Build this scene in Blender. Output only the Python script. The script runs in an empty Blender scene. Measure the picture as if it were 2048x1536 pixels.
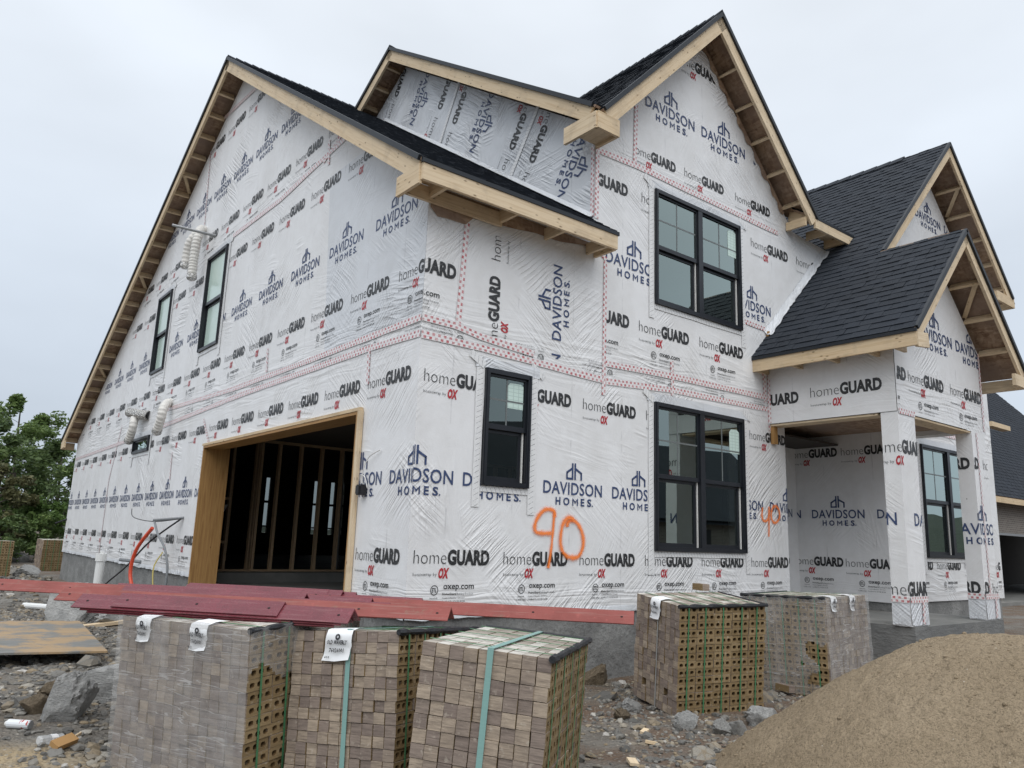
import bpy, bmesh, math, random
from mathutils import Vector, Matrix, noise
from mathutils.geometry import tessellate_polygon
V = Vector
rnd = random.Random(7)
R_ = math.radians
scene = bpy.context.scene
COL = scene.collection

# ------------------------------------------------------------------ camera, sky, sun, exposure
cam_d = bpy.data.cameras.new('camera')
cam_d.sensor_width = 36.0
cam_d.lens = 1538.0 / 2048.0 * 36.0
cam_d.clip_start, cam_d.clip_end = 0.1, 3000
cam = bpy.data.objects.new('camera', cam_d)
COL.objects.link(cam)
XR, YD, ZF = V((0.7814, -0.6230, 0.0346)), V((0.1497, 0.1333, -0.9797)), V((0.6058, 0.7708, 0.1974))
CAM = V((-4.2068, -6.9819, 1.63))
cam.matrix_world = Matrix(((XR.x, -YD.x, -ZF.x, CAM.x), (XR.y, -YD.y, -ZF.y, CAM.y), (XR.z, -YD.z, -ZF.z, CAM.z), (0, 0, 0, 1)))
scene.camera = cam

SUN_EL, SUN_AZ = R_(58), math.atan2(-0.80, -0.60)     # direction towards the sun, seen from above
world = bpy.data.worlds.new('World')
scene.world = world
world.use_nodes = True
wn, wl = world.node_tree.nodes, world.node_tree.links
wn.clear()
w_out = wn.new('ShaderNodeOutputWorld')
sky = wn.new('ShaderNodeTexSky')
sky.sky_type = 'NISHITA'
sky.sun_disc = False
sky.sun_elevation = SUN_EL
sky.sun_rotation = math.pi / 2 - SUN_AZ
bg_sky = wn.new('ShaderNodeBackground')
bg_sky.inputs['Strength'].default_value = 0.06
wl.new(sky.outputs[0], bg_sky.inputs['Color'])
tc = wn.new('ShaderNodeTexCoord')
sep = wn.new('ShaderNodeSeparateXYZ')
wl.new(tc.outputs['Generated'], sep.inputs[0])
ramp = wn.new('ShaderNodeValToRGB')                     # overcast: a little brighter towards the zenith
wl.new(sep.outputs['Z'], ramp.inputs['Fac'])
cr = ramp.color_ramp
cr.elements[0].position, cr.elements[0].color = 0.0, (0.43, 0.485, 0.56, 1)
cr.elements[1].position, cr.elements[1].color = 1.0, (0.88, 0.92, 0.965, 1)
e_ = cr.elements.new(0.30); e_.color = (0.53, 0.585, 0.655, 1)
e_ = cr.elements.new(0.62); e_.color = (0.69, 0.735, 0.79, 1)
mp = wn.new('ShaderNodeMapping')
mp.inputs['Scale'].default_value = (1.0, 1.0, 2.2)
wl.new(tc.outputs['Generated'], mp.inputs['Vector'])
nz = wn.new('ShaderNodeTexNoise')
nz.inputs['Scale'].default_value = 2.3
nz.inputs['Detail'].default_value = 4.0
nz.inputs['Roughness'].default_value = 0.45
wl.new(mp.outputs[0], nz.inputs['Vector'])
cmap = wn.new('ShaderNodeMapRange')
cmap.inputs['From Min'].default_value, cmap.inputs['From Max'].default_value = 0.3, 0.72
cmap.inputs['To Min'].default_value, cmap.inputs['To Max'].default_value = 0.90, 1.11
wl.new(nz.outputs['Fac'], cmap.inputs['Value'])
cm = wn.new('ShaderNodeVectorMath'); cm.operation = 'SCALE'
wl.new(ramp.outputs['Color'], cm.inputs[0]); wl.new(cmap.outputs[0], cm.inputs['Scale'])
bg_cloud = wn.new('ShaderNodeBackground')
wl.new(cm.outputs[0], bg_cloud.inputs['Color'])
w_mix = wn.new('ShaderNodeMixShader'); w_mix.inputs['Fac'].default_value = 0.92
wl.new(bg_sky.outputs[0], w_mix.inputs[1]); wl.new(bg_cloud.outputs[0], w_mix.inputs[2])
wl.new(w_mix.outputs[0], w_out.inputs['Surface'])

sun_d = bpy.data.lights.new('sun', 'SUN')
sun_d.energy = 1.5
sun_d.angle = R_(75)
sun_d.color = (1.0, 0.985, 0.96)
sun = bpy.data.objects.new('sun', sun_d)
COL.objects.link(sun)
sdir = V((math.cos(SUN_AZ) * math.cos(SUN_EL), math.sin(SUN_AZ) * math.cos(SUN_EL), math.sin(SUN_EL)))
sun.rotation_euler = sdir.to_track_quat('Z', 'Y').to_euler()
sun.location = (-20, -30, 40)

scene.view_settings.view_transform = 'Standard'
scene.view_settings.look = 'None'
scene.view_settings.exposure = 0.46
scene.view_settings.gamma = 1.0
scene.view_settings.use_curve_mapping = False
scene.render.engine = 'CYCLES'
scene.cycles.max_bounces = 6
scene.cycles.transparent_max_bounces = 10
scene.cycles.use_denoising = True

# ------------------------------------------------------------------ helpers
def tag(o, label=None, cat=None, group=None, kind=None):
    if label: o['label'] = label
    if cat: o['category'] = cat; o['kind'] = 'thing'
    if group: o['group'] = group
    if kind: o['kind'] = kind
    return o

def empty(name, loc=(0, 0, 0), rot=(0, 0, 0), parent=None):
    o = bpy.data.objects.new(name, None)
    o.empty_display_size = 0.3
    COL.objects.link(o)
    o.location = loc; o.rotation_euler = rot
    if parent: o.parent = parent
    return o

def link(name, me, parent=None, loc=None, rot=None, kind=None):
    o = bpy.data.objects.new(name, me)
    COL.objects.link(o)
    if parent: o.parent = parent
    if loc is not None: o.location = loc
    if rot is not None: o.rotation_euler = rot
    if kind: o['kind'] = kind
    return o

class MB:
    def __init__(s):
        s.v = []; s.f = []; s.m = []; s.uv = []
    def face(s, pts, m=0, uv=None):
        i = len(s.v)
        s.v += [tuple(p) for p in pts]
        s.f.append(tuple(range(i, i + len(pts)))); s.m.append(m)
        s.uv += list(uv) if uv else [(p[0], p[1]) for p in pts]
    def box(s, o, a, b, c, m=0, mats=None):
        """corner o, edge vectors a b c (right handed); u runs along a"""
        o, a, b, c = V(o), V(a), V(b), V(c)
        la, lb, lc = a.length, b.length, c.length
        ou = (o.x * 1.7 + o.y * 2.3 + o.z * 3.1) % 7
        M = mats or [m] * 6
        F = [([o, o + b, o + a + b, o + a], [(0, 0), (0, lb), (la, lb), (la, 0)]),
             ([o + c, o + a + c, o + a + b + c, o + b + c], [(0, 0), (la, 0), (la, lb), (0, lb)]),
             ([o, o + a, o + a + c, o + c], [(0, 0), (la, 0), (la, lc), (0, lc)]),
             ([o + b, o + b + c, o + a + b + c, o + a + b], [(0, 0), (0, lc), (la, lc), (la, 0)]),
             ([o, o + c, o + b + c, o + b], [(0, 0), (lc, 0), (lc, lb), (0, lb)]),
             ([o + a, o + a + b, o + a + b + c, o + a + c], [(0, 0), (0, lb), (lc, lb), (lc, 0)])]
        for (p, uv), mm in zip(F, M):
            s.face(p, mm, [(x + ou, y + ou * 1.3) for x, y in uv])
    def abox(s, x0, x1, y0, y1, z0, z1, m=0, mats=None):
        s.box((x0, y0, z0), (x1 - x0, 0, 0), (0, y1 - y0, 0), (0, 0, z1 - z0), m, mats)
    def tube(s, pts, rad, n=8, m=0, cap=True):
        rad = rad if isinstance(rad, (list, tuple)) else [rad] * len(pts)
        pts = [V(p) for p in pts]
        rings = []; up = None; L = 0
        for i, p in enumerate(pts):
            d = (pts[min(i + 1, len(pts) - 1)] - pts[max(i - 1, 0)]).normalized()
            if up is None:
                up = d.orthogonal().normalized()
            up = (up - d * up.dot(d)).normalized()
            sd = d.cross(up)
            if i: L += (p - pts[i - 1]).length
            rings.append(([p + (up * math.cos(t) + sd * math.sin(t)) * rad[i] for t in [2 * math.pi * k / n for k in range(n)]], L))
        for (A, la), (B, lb) in zip(rings, rings[1:]):
            for k in range(n):
                j = (k + 1) % n
                s.face([A[k], A[j], B[j], B[k]], m, [(la, k / n), (la, (k + 1) / n), (lb, (k + 1) / n), (lb, k / n)])
        if cap:
            s.face(rings[0][0][::-1], m); s.face(rings[-1][0], m)
    def mesh(s, name, mats, smooth=False, weld=False):
        me = bpy.data.meshes.new(name)
        me.from_pydata(s.v, [], s.f)
        for mt in mats: me.materials.append(mt)
        me.polygons.foreach_set('material_index', s.m)
        uvl = me.uv_layers.new(name='UVMap')
        uvl.data.foreach_set('uv', [c for p in s.uv for c in p])
        if weld:
            bm = bmesh.new(); bm.from_mesh(me)
            bmesh.ops.remove_doubles(bm, verts=bm.verts, dist=1e-5)
            bm.to_mesh(me); bm.free()
        if smooth: me.polygons.foreach_set('use_smooth', [True] * len(me.polygons))
        me.update()
        return me
    def build(s, name, mats, parent=None, smooth=False, kind=None, weld=False, loc=None, rot=None):
        mats = mats if isinstance(mats, (list, tuple)) else [mats]
        return link(name, s.mesh(name, mats, smooth, weld), parent, loc, rot, kind)

def board(name, p0, p1, w, t, up, parent, m=None, kind=None):
    """a timber from p0 to p1: w along up, t across, centred on the line"""
    p0, p1 = V(p0), V(p1)
    d = p1 - p0
    ax = d.normalized(); up = V(up); up = (up - ax * up.dot(ax)).normalized()
    sd = ax.cross(up)
    b = MB(); b.box(p0 - sd * t / 2 - up * w / 2, d, up * w, -sd * -t if False else ax.cross(up) * t)
    return b.build(name, m or MAT['pine'], parent, kind=kind)

# ------------------------------------------------------------------ materials
MAT = {}
class NT:
    def __init__(s, name):
        s.m = bpy.data.materials.new(name); s.m.use_nodes = True
        s.t = s.m.node_tree; s.t.nodes.clear()
        s.out = s.n('ShaderNodeOutputMaterial')
        s.b = s.n('ShaderNodeBsdfPrincipled')
        s.l(s.b.outputs[0], s.out.inputs['Surface'])
        MAT[name] = s.m
    def n(s, ty, ins=None, **kw):
        nd = s.t.nodes.new(ty)
        for k, v in kw.items(): setattr(nd, k, v)
        for k, v in (ins or {}).items():
            if hasattr(v, 'is_output') or isinstance(v, bpy.types.NodeSocket): s.l(v, nd.inputs[k])
            else: nd.inputs[k].default_value = v
        return nd
    def l(s, a, b): s.t.links.new(a, b)
    def p(s, **kw):
        for k, v in kw.items():
            k = {'color': 'Base Color', 'rough': 'Roughness', 'spec': 'Specular IOR Level', 'metal': 'Metallic', 'normal': 'Normal', 'alpha': 'Alpha', 'sheen': 'Sheen Weight', 'coat': 'Coat Weight'}[k]
            if isinstance(v, bpy.types.NodeSocket): s.l(v, s.b.inputs[k])
            else: s.b.inputs[k].default_value = (*v, 1) if isinstance(v, tuple) and len(v) == 3 else v
    def obj(s): return s.n('ShaderNodeTexCoord').outputs['Object']
    def uv(s): return s.n('ShaderNodeTexCoord').outputs['UV']
    def map(s, vec, scale=(1, 1, 1), rot=(0, 0, 0), loc=(0, 0, 0)):
        return s.n('ShaderNodeMapping', {'Vector': vec, 'Scale': scale, 'Rotation': rot, 'Location': loc}).outputs[0]
    def noise(s, vec, scale, detail=3.0, rough=0.5, dist=0.0):
        return s.n('ShaderNodeTexNoise', {'Vector': vec, 'Scale': scale, 'Detail': detail, 'Roughness': rough, 'Distortion': dist}).outputs['Fac']
    def voro(s, vec, scale, feature='F1', out='Distance', rnd_=1.0):
        return s.n('ShaderNodeTexVoronoi', {'Vector': vec, 'Scale': scale, 'Randomness': rnd_}, feature=feature).outputs[out]
    def mr(s, v, a, b, c=0.0, d=1.0):
        return s.n('ShaderNodeMapRange', {'Value': v, 'From Min': a, 'From Max': b, 'To Min': c, 'To Max': d}).outputs[0]
    def math(s, op, a, b=0.5, clamp=False):
        return s.n('ShaderNodeMath', {0: a, 1: b}, operation=op, use_clamp=clamp).outputs[0]
    def mix(s, f, a, b):
        nd = s.n('ShaderNodeMix', data_type='RGBA')
        for k, v in ((0, f), (6, a), (7, b)):
            if isinstance(v, bpy.types.NodeSocket): s.l(v, nd.inputs[k])
            else: nd.inputs[k].default_value = (*v, 1) if isinstance(v, tuple) and len(v) == 3 else v
        return nd.outputs[2]
    def ramp(s, f, stops):
        nd = s.n('ShaderNodeValToRGB', {'Fac': f})
        r = nd.color_ramp
        while len(r.elements) < len(stops): r.elements.new(0.5)
        for e, (p, c) in zip(r.elements, stops): e.position = p; e.color = (*c, 1)
        return nd.outputs['Color']
    def bump(s, h, dist=0.02, strength=0.5, normal=None):
        ins = {'Height': h, 'Distance': dist, 'Strength': strength}
        if normal is not None: ins['Normal'] = normal
        return s.n('ShaderNodeBump', ins).outputs['Normal']
    def orand(s): return s.n('ShaderNodeObjectInfo').outputs['Random']

def wrinkles(t, amp=1.0):
    """tension creases of house wrap: stretched ridged noise in patches of different direction, plus a fine crinkle"""
    uv = t.uv()
    warp = t.n('ShaderNodeTexNoise', {'Vector': uv, 'Scale': 1.1, 'Detail': 2.0}).outputs['Color']
    wv = t.n('ShaderNodeVectorMath', {0: warp, 1: (0.5, 0.5, 0.5)}, operation='SUBTRACT').outputs[0]
    wv = t.n('ShaderNodeVectorMath', {0: wv, 'Scale': 0.14}, operation='SCALE').outputs[0]
    uvw = t.n('ShaderNodeVectorMath', {0: uv, 1: wv}, operation='ADD').outputs[0]
    total = None
    for i, (ang, su, sv, thr, a) in enumerate(((38, 1.0, 15, 0.52, 1.0), (-42, 1.2, 17, 0.52, 0.9), (8, 0.7, 9, 0.57, 1.1), (78, 0.9, 10, 0.60, 0.7), (-62, 1.4, 24, 0.55, 0.5))):
        c = t.map(t.map(uvw, rot=(0, 0, R_(ang))), scale=(su, sv, 1), loc=(i * 3.7, i * 1.9, 0))
        n = t.noise(c, 1.0, 1.5, 0.5)
        rid = t.math('ABSOLUTE', t.math('SUBTRACT', n, 0.5))
        rid = t.math('POWER', t.math('SUBTRACT', 1.0, t.math('MULTIPLY', rid, 4.0), True), 2.0)
        msk = t.mr(t.noise(t.map(uv, loc=(i * 5.1, 2.2 * i, 0)), 0.75, 2.0), thr, thr + 0.12)
        v = t.math('MULTIPLY', t.math('MULTIPLY', rid, msk), a)
        total = v if total is None else t.math('ADD', total, v)
    calm = t.mr(t.noise(t.map(uv, loc=(7.7, 3.1, 0)), 0.42, 1.0), 0.40, 0.62, 0.35, 1.5)
    total = t.math('MULTIPLY', total, calm)
    sv_ = t.n('ShaderNodeSeparateXYZ', {'Vector': uv}).outputs['Y']
    for v0, wd in ((3.90, 0.30), (7.0, 0.20), (1.0, 0.12)):
        g_ = t.math('EXPONENT', t.math('MULTIPLY', t.math('POWER', t.math('DIVIDE', t.math('SUBTRACT', sv_, v0), wd), 2.0), -1.0))
        fold = t.math('ABSOLUTE', t.math('SUBTRACT', t.noise(t.map(uvw, scale=(0.55, 8.0, 1), loc=(v0, 2, 0)), 1.0, 2.5, 0.55), 0.5))
        total = t.math('ADD', total, t.math('MULTIPLY', t.math('MULTIPLY', fold, g_), 5.0))
    big = t.noise(uvw, 1.6, 2.0)
    fine = t.noise(t.map(uv, scale=(1, 1.4, 1)), 38.0, 3.0, 0.6)
    h = t.math('ADD', total, t.math('MULTIPLY', big, 1.2))
    n1 = t.bump(h, 0.016 * amp, 0.62)
    return t.bump(fine, 0.0035, 0.35, n1)

def wrapmat(name, color, rough=0.42, amp=1.0, spec=0.4, stain=True):
    t = NT(name)
    if stain:
        uv = t.uv()
        s1 = t.noise(t.map(uv, scale=(1.3, 0.5, 1)), 1.2, 4.0, 0.6)
        s2 = t.noise(uv, 6.0, 4.0, 0.65)
        f = t.mr(t.math('ADD', t.math('MULTIPLY', s1, 0.65), t.math('MULTIPLY', s2, 0.35)), 0.42, 0.72)
        col = t.mix(f, color, tuple(c * k for c, k in zip(color, (0.87, 0.86, 0.845))))
        # woven scrim and pinholes
        w = t.n('ShaderNodeTexWave', {'Vector': uv, 'Scale': 30.0, 'Distortion': 1.5, 'Detail': 1.0}, bands_direction='Y').outputs['Fac']
        col = t.mix(t.math('MULTIPLY', w, 0.07), col, (0.45, 0.46, 0.48))
        su_ = t.n('ShaderNodeSeparateXYZ', {'Vector': uv}).outputs['X']
        ln_ = t.math('LESS_THAN', t.math('ABSOLUTE', t.math('SUBTRACT', t.math('FRACT', t.math('DIVIDE', t.math('ADD', su_, t.math('MULTIPLY', s2, 0.02)), 0.90)), 0.5)), 0.011)
        ln_ = t.math('MULTIPLY', ln_, t.mr(t.noise(t.map(uv, scale=(0.6, 2.2, 1)), 2.0, 3.0), 0.48, 0.66, 0.0, 0.30))
        col = t.mix(ln_, col, (0.30, 0.30, 0.31))
        spk = t.math('LESS_THAN', t.voro(uv, 1.7), 0.018)
        col = t.mix(t.math('MULTIPLY', spk, 0.7), col, (0.05, 0.05, 0.05))
        t.p(color=col)
    else:
        t.p(color=color)
    t.p(rough=rough, spec=spec, normal=wrinkles(t, amp))
    return t

wrapmat('wrap', (0.83, 0.83, 0.835))
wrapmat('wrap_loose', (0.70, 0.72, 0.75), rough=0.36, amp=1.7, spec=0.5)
wrapmat('wrap_tight', (0.82, 0.82, 0.825), amp=0.45)
wrapmat('ink_black', (0.035, 0.036, 0.038), stain=False)
wrapmat('ink_grey', (0.16, 0.165, 0.17), stain=False)
wrapmat('ink_red', (0.47, 0.035, 0.045), stain=False)
wrapmat('ink_navy', (0.045, 0.07, 0.16), stain=False)

# seam tape: white with two rows of red marks; uv in metres, u along
t = NT('seam_tape')
sp = t.n('ShaderNodeSeparateXYZ', {'Vector': t.uv()})
u, v = sp.outputs['X'], sp.outputs['Y']
marks = None
for off, vc in ((0.0, -0.022), (0.5, 0.022)):
    fu = t.math('ABSOLUTE', t.math('SUBTRACT', t.math('FRACT', t.math('ADD', t.math('DIVIDE', u, 0.075), off)), 0.5))
    a = t.math('LESS_THAN', fu, 0.24)
    b_ = t.math('LESS_THAN', t.math('ABSOLUTE', t.math('SUBTRACT', v, vc)), 0.0145)
    k = t.math('MULTIPLY', a, b_)
    marks = k if marks is None else t.math('ADD', marks, k, True)
wear = t.mr(t.noise(t.uv(), 9.0, 3.0), 0.35, 0.6, 0.45, 0.95)
t.p(color=t.mix(t.math('MULTIPLY', marks, wear), (0.80, 0.775, 0.775), (0.50, 0.10, 0.11)), rough=0.3, spec=0.5,
    normal=t.bump(t.noise(t.map(t.uv(), scale=(1, 2.5, 1)), 22.0, 3.0), 0.008, 0.8))
t = NT('flashing_tape')          # white with slanted dashes of small print
sp = t.n('ShaderNodeSeparateXYZ', {'Vector': t.uv()})
u, v = sp.outputs['X'], sp.outputs['Y']
fu = t.math('FRACT', t.math('DIVIDE', t.math('ADD', u, t.math('MULTIPLY', v, 0.5)), 0.062))
a = t.math('LESS_THAN', fu, 0.13)
b_ = t.math('LESS_THAN', t.math('ABSOLUTE', t.math('SUBTRACT', v, 0.0)), 0.036)
k = t.math('MULTIPLY', t.math('MULTIPLY', a, b_), t.mr(t.noise(t.uv(), 40.0, 2.0), 0.35, 0.6, 0.1, 0.9))
t.p(color=t.mix(k, (0.79, 0.79, 0.79), (0.24, 0.24, 0.25)), rough=0.35, normal=t.bump(t.noise(t.uv(), 26.0, 3.0), 0.006, 0.7))

t = NT('pine')
uv = t.uv()
g = t.noise(t.map(uv, scale=(1.1, 22, 1)), 1.6, 4.0, 0.6, 0.6)
kn = t.voro(t.map(uv, scale=(4.0, 9.0, 1)), 1.5)
tone = t.mix(t.orand(), (0.66, 0.51, 0.33), (0.75, 0.61, 0.43))
c = t.mix(t.mr(g, 0.46, 0.74, 0, 0.75), tone, (0.50, 0.35, 0.19))
c = t.mix(t.mr(kn, 0.04, 0.19, 0.9, 0.0), c, (0.15, 0.085, 0.04))
c = t.mix(t.mr(t.noise(uv, 2.5, 4.0, 0.65), 0.52, 0.74, 0, 0.55), c, (0.36, 0.28, 0.19))
nl = t.math('LESS_THAN', t.voro(t.map(uv, scale=(1.7, 9.0, 1), loc=(3, 1, 0)), 1.0), 0.05)
c = t.mix(t.math('MULTIPLY', nl, 0.7), c, (0.05, 0.04, 0.035))
t.p(color=c, rough=0.62, spec=0.3, normal=t.bump(g, 0.003, 0.4))
t = NT('pine_wet')
uv = t.uv()
g = t.noise(t.map(uv, scale=(1.1, 22, 1)), 1.6, 4.0, 0.6, 0.8)
c = t.mix(t.mr(g, 0.4, 0.7), (0.42, 0.24, 0.09), (0.27, 0.14, 0.05))
c = t.mix(t.mr(t.voro(t.map(uv, scale=(1.6, 5, 1)), 1.5), 0.02, 0.06, 1.0, 0.0), c, (0.10, 0.05, 0.02))
t.p(color=c, rough=0.55, spec=0.3)
t = NT('stud_wood')
g = t.noise(t.map(t.uv(), scale=(1, 20, 1)), 1.6, 3.0)
t.p(color=t.mix(g, (0.60, 0.43, 0.27), (0.42, 0.28, 0.16)), rough=0.7)
t = NT('osb')
uv = t.uv()
fl = t.n('ShaderNodeTexVoronoi', {'Vector': t.map(uv, scale=(9, 26, 1), rot=(0, 0, 0.5)), 'Scale': 1.0}).outputs['Color']
fl2 = t.n('ShaderNodeTexVoronoi', {'Vector': t.map(uv, scale=(24, 10, 1), rot=(0, 0, 0.2)), 'Scale': 1.0}).outputs['Color']
f = t.math('ADD', t.math('MULTIPLY', fl, 0.55), t.math('MULTIPLY', fl2, 0.45))
c = t.ramp(f, [(0.15, (0.20, 0.12, 0.075)), (0.5, (0.36, 0.245, 0.165)), (0.85, (0.50, 0.37, 0.26))])
c = t.mix(t.mr(t.noise(uv, 1.2, 3.0), 0.4, 0.7), c, (0.29, 0.215, 0.175))
t.p(color=c, rough=0.8)
t = NT('shingle')
ob = t.obj()
gr = t.noise(ob, 320.0, 2.0, 0.7)
bl = t.noise(ob, 1.1, 3.0, 0.6)
c = t.mix(t.orand(), (0.0105, 0.0145, 0.022), (0.0145, 0.0195, 0.029))
c = t.mix(t.mr(gr, 0.35, 0.75, 0, 0.8), c, (0.033, 0.041, 0.054))
c = t.mix(t.mr(bl, 0.35, 0.7, 0, 0.5), c, (0.014, 0.017, 0.022))
tab = t.n('ShaderNodeTexVoronoi', {'Vector': t.uv(), 'Scale': 1.0}).outputs['Color']
c = t.mix(t.mr(t.n('ShaderNodeSeparateColor', {'Color': tab}).outputs[0], 0.6, 0.9, 0, 0.14), c, (0.046, 0.053, 0.065))
t.p(color=c, rough=0.82, spec=0.35, normal=t.bump(gr, 0.004, 0.5))
t = NT('drip_edge'); t.p(color=(0.016, 0.02, 0.026), rough=0.5, spec=0.4)
t = NT('frame_black')
t.p(color=(0.012, 0.014, 0.019), rough=t.mr(t.noise(t.obj(), 3.0, 3.0), 0.3, 0.7, 0.28, 0.42), spec=0.5)
t = NT('liner_white'); t.p(color=(0.72, 0.71, 0.68), rough=0.4)
t = NT('grille'); t.p(color=(0.15, 0.165, 0.165), rough=0.4)
t = NT('sticker')
sp = t.n('ShaderNodeSeparateXYZ', {'Vector': t.uv()})
ln = t.math('LESS_THAN', t.math('FRACT', t.math('MULTIPLY', sp.outputs['Y'], 22)), 0.16)
ln2 = t.math('LESS_THAN', t.math('FRACT', t.math('MULTIPLY', sp.outputs['X'], 13)), 0.12)
t.p(color=t.mix(t.math('MULTIPLY', t.math('MAXIMUM', ln, ln2), 0.4), (0.60, 0.74, 0.68), (0.20, 0.30, 0.28)), rough=0.5)

def glassmat(name, base, refl0, tint):
    """coated double glazing: a sharp reflection over a dim, tinted view of the room"""
    t = NT(name)
    t.t.nodes.remove(t.b)
    lw = t.n('ShaderNodeLayerWeight', {'Blend': 0.5}).outputs['Facing']
    fr = t.math('ADD', refl0, t.math('MULTIPLY', t.math('POWER', lw, 1.8), 0.95), True)
    gl = t.n('ShaderNodeBsdfGlossy', {'Color': tint, 'Roughness': 0.0,
             'Normal': t.bump(t.noise(t.obj(), 0.9, 1.0), 0.01, 0.05)})
    tr = t.n('ShaderNodeBsdfTransparent', {'Color': base})
    mx = t.n('ShaderNodeMixShader', {'Fac': fr})
    t.l(tr.outputs[0], mx.inputs[1]); t.l(gl.outputs[0], mx.inputs[2])
    t.l(mx.outputs[0], t.out.inputs['Surface'])
t = NT('pane_sky_reflection')  # grazing sky reflection put into the pane colour as pale green
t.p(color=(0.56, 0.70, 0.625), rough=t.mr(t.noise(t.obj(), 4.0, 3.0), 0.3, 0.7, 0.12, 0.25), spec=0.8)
glassmat('glass', (0.30, 0.33, 0.32, 1), 0.14, (0.86, 1.0, 0.94, 1))

t = NT('concrete')
ob = t.obj()
n1 = t.noise(ob, 2.2, 5.0, 0.62); n2 = t.noise(ob, 17.0, 5.0, 0.65)
c = t.mix(t.mr(n1, 0.38, 0.66), (0.19, 0.19, 0.185), (0.29, 0.29, 0.28))
c = t.mix(t.mr(n2, 0.5, 0.72, 0, 0.6), c, (0.10, 0.10, 0.098))
t.p(color=c, rough=0.85, normal=t.bump(n2, 0.03, 0.8, t.bump(n1, 0.04, 0.7)))
t = NT('concrete_fresh')
ob = t.obj()
n1 = t.noise(ob, 1.7, 4.0, 0.6); n2 = t.noise(t.map(ob, scale=(1, 1, 2)), 9.0, 5.0, 0.6)
c = t.mix(t.mr(n1, 0.4, 0.65), (0.145, 0.147, 0.145), (0.20, 0.20, 0.193))
t.p(color=c, rough=0.75, normal=t.bump(n2, 0.03, 0.7))
t = NT('slab_top')
n1 = t.noise(t.obj(), 1.4, 5.0, 0.6)
t.p(color=t.mix(t.mr(n1, 0.4, 0.62), (0.17, 0.17, 0.16), (0.24, 0.235, 0.22)), rough=0.6, normal=t.bump(t.noise(t.obj(), 60.0, 2.0), 0.003, 0.5))

def brickmat(name, lo, hi, streak=1.0, dark=0.5):
    t = NT(name)
    ob = t.obj()
    r = t.math('FRACT', t.math('ADD', t.orand(), t.n('ShaderNodeSeparateXYZ', {'Vector': t.uv()}).outputs['X']))
    seed = t.n('ShaderNodeCombineXYZ', {'X': t.math('MULTIPLY', r, 91.0), 'Y': t.math('MULTIPLY', r, 37.0), 'Z': t.math('MULTIPLY', r, 53.0)}).outputs[0]
    p = t.n('ShaderNodeVectorMath', {0: ob, 1: seed}, operation='ADD').outputs[0]
    g = t.noise(t.map(p, scale=(5, 5, 46)), 1.6, 4.0, 0.65)
    bl = t.noise(p, 11.0, 3.0, 0.6)
    base = t.ramp(r, [(0.0, lo[0]), (0.45, lo[1]), (0.6, hi[0]), (1.0, hi[1])])
    c = t.mix(t.mr(g, 0.42, 0.72, 0, 0.6 * streak), base, tuple(x * 0.45 for x in lo[0]))
    c = t.mix(t.mr(bl, 0.5, 0.8, 0, dark), c, tuple(x * 0.55 for x in lo[1]))
    c = t.mix(t.mr(t.noise(p, 30.0, 2.0), 0.62, 0.75, 0, 0.45), c, (0.52, 0.46, 0.38))
    t.p(color=c, rough=0.85, spec=0.25, normal=t.bump(t.math('ADD', g, bl), 0.006, 0.7))
brickmat('brick_face', ((0.225, 0.178, 0.152), (0.275, 0.22, 0.183)), ((0.33, 0.265, 0.205), (0.42, 0.34, 0.26)))
brickmat('brick_bed', ((0.225, 0.158, 0.080), (0.25, 0.176, 0.09)), ((0.27, 0.192, 0.10), (0.31, 0.225, 0.122)), 0.4, 0.3)
brickmat('brick_top_sheen', ((0.30, 0.255, 0.215), (0.40, 0.36, 0.31)), ((0.55, 0.52, 0.47), (0.64, 0.61, 0.56)), 0.8, 0.5)  # paler tops: the wet sheen of the sky put into the colour
brickmat('brick_hole', ((0.17, 0.11, 0.05), (0.17, 0.11, 0.05)), ((0.19, 0.12, 0.055), (0.19, 0.12, 0.055)), 0.4, 0.3)
t = NT('strap_green'); t.p(color=(0.065, 0.20, 0.095), rough=0.35)
t = NT('strap_teal'); t.p(color=(0.21, 0.37, 0.34), rough=0.4, normal=t.bump(t.noise(t.map(t.uv(), scale=(3, 60, 1)), 3.0), 0.002, 0.4))
t = NT('strap_grey'); t.p(color=(0.30, 0.30, 0.29), rough=0.4)
t = NT('foam_black'); t.p(color=(0.014, 0.015, 0.018), rough=0.55, normal=t.bump(t.noise(t.obj(), 9.0, 3.0), 0.03, 0.8))
t = NT('paper'); t.p(color=(0.80, 0.81, 0.82), rough=0.55, normal=t.bump(t.noise(t.obj(), 7.0, 3.0), 0.012, 0.6))
t = NT('print_black'); t.p(color=(0.03, 0.03, 0.035), rough=0.5)
# stretch film
t = NT('film')
t.t.nodes.remove(t.b)
uv = t.uv()
rid = t.math('ABSOLUTE', t.math('SUBTRACT', t.noise(t.map(uv, scale=(0.8, 9, 1), rot=(0, 0, 0.22)), 1.0, 3.0), 0.5))
rid2 = t.math('ABSOLUTE', t.math('SUBTRACT', t.noise(t.map(uv, scale=(11, 0.8, 1), rot=(0, 0, 0.06)), 1.0, 3.0), 0.5))
h = t.math('ADD', t.math('MULTIPLY', rid, 2.0), rid2)
nrm = t.bump(h, 0.014, 0.6)
cl = t.mr(t.noise(t.map(uv, scale=(2, 0.7, 1)), 2.4, 4.0, 0.6), 0.33, 0.66, 0.14, 0.40)
crease = t.mr(rid, 0.0, 0.008, 0.34, 0.0)
df = t.n('ShaderNodeBsdfPrincipled', {'Base Color': (0.60, 0.585, 0.57, 1), 'Roughness': 0.18, 'Specular IOR Level': 0.6, 'Normal': nrm})
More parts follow.
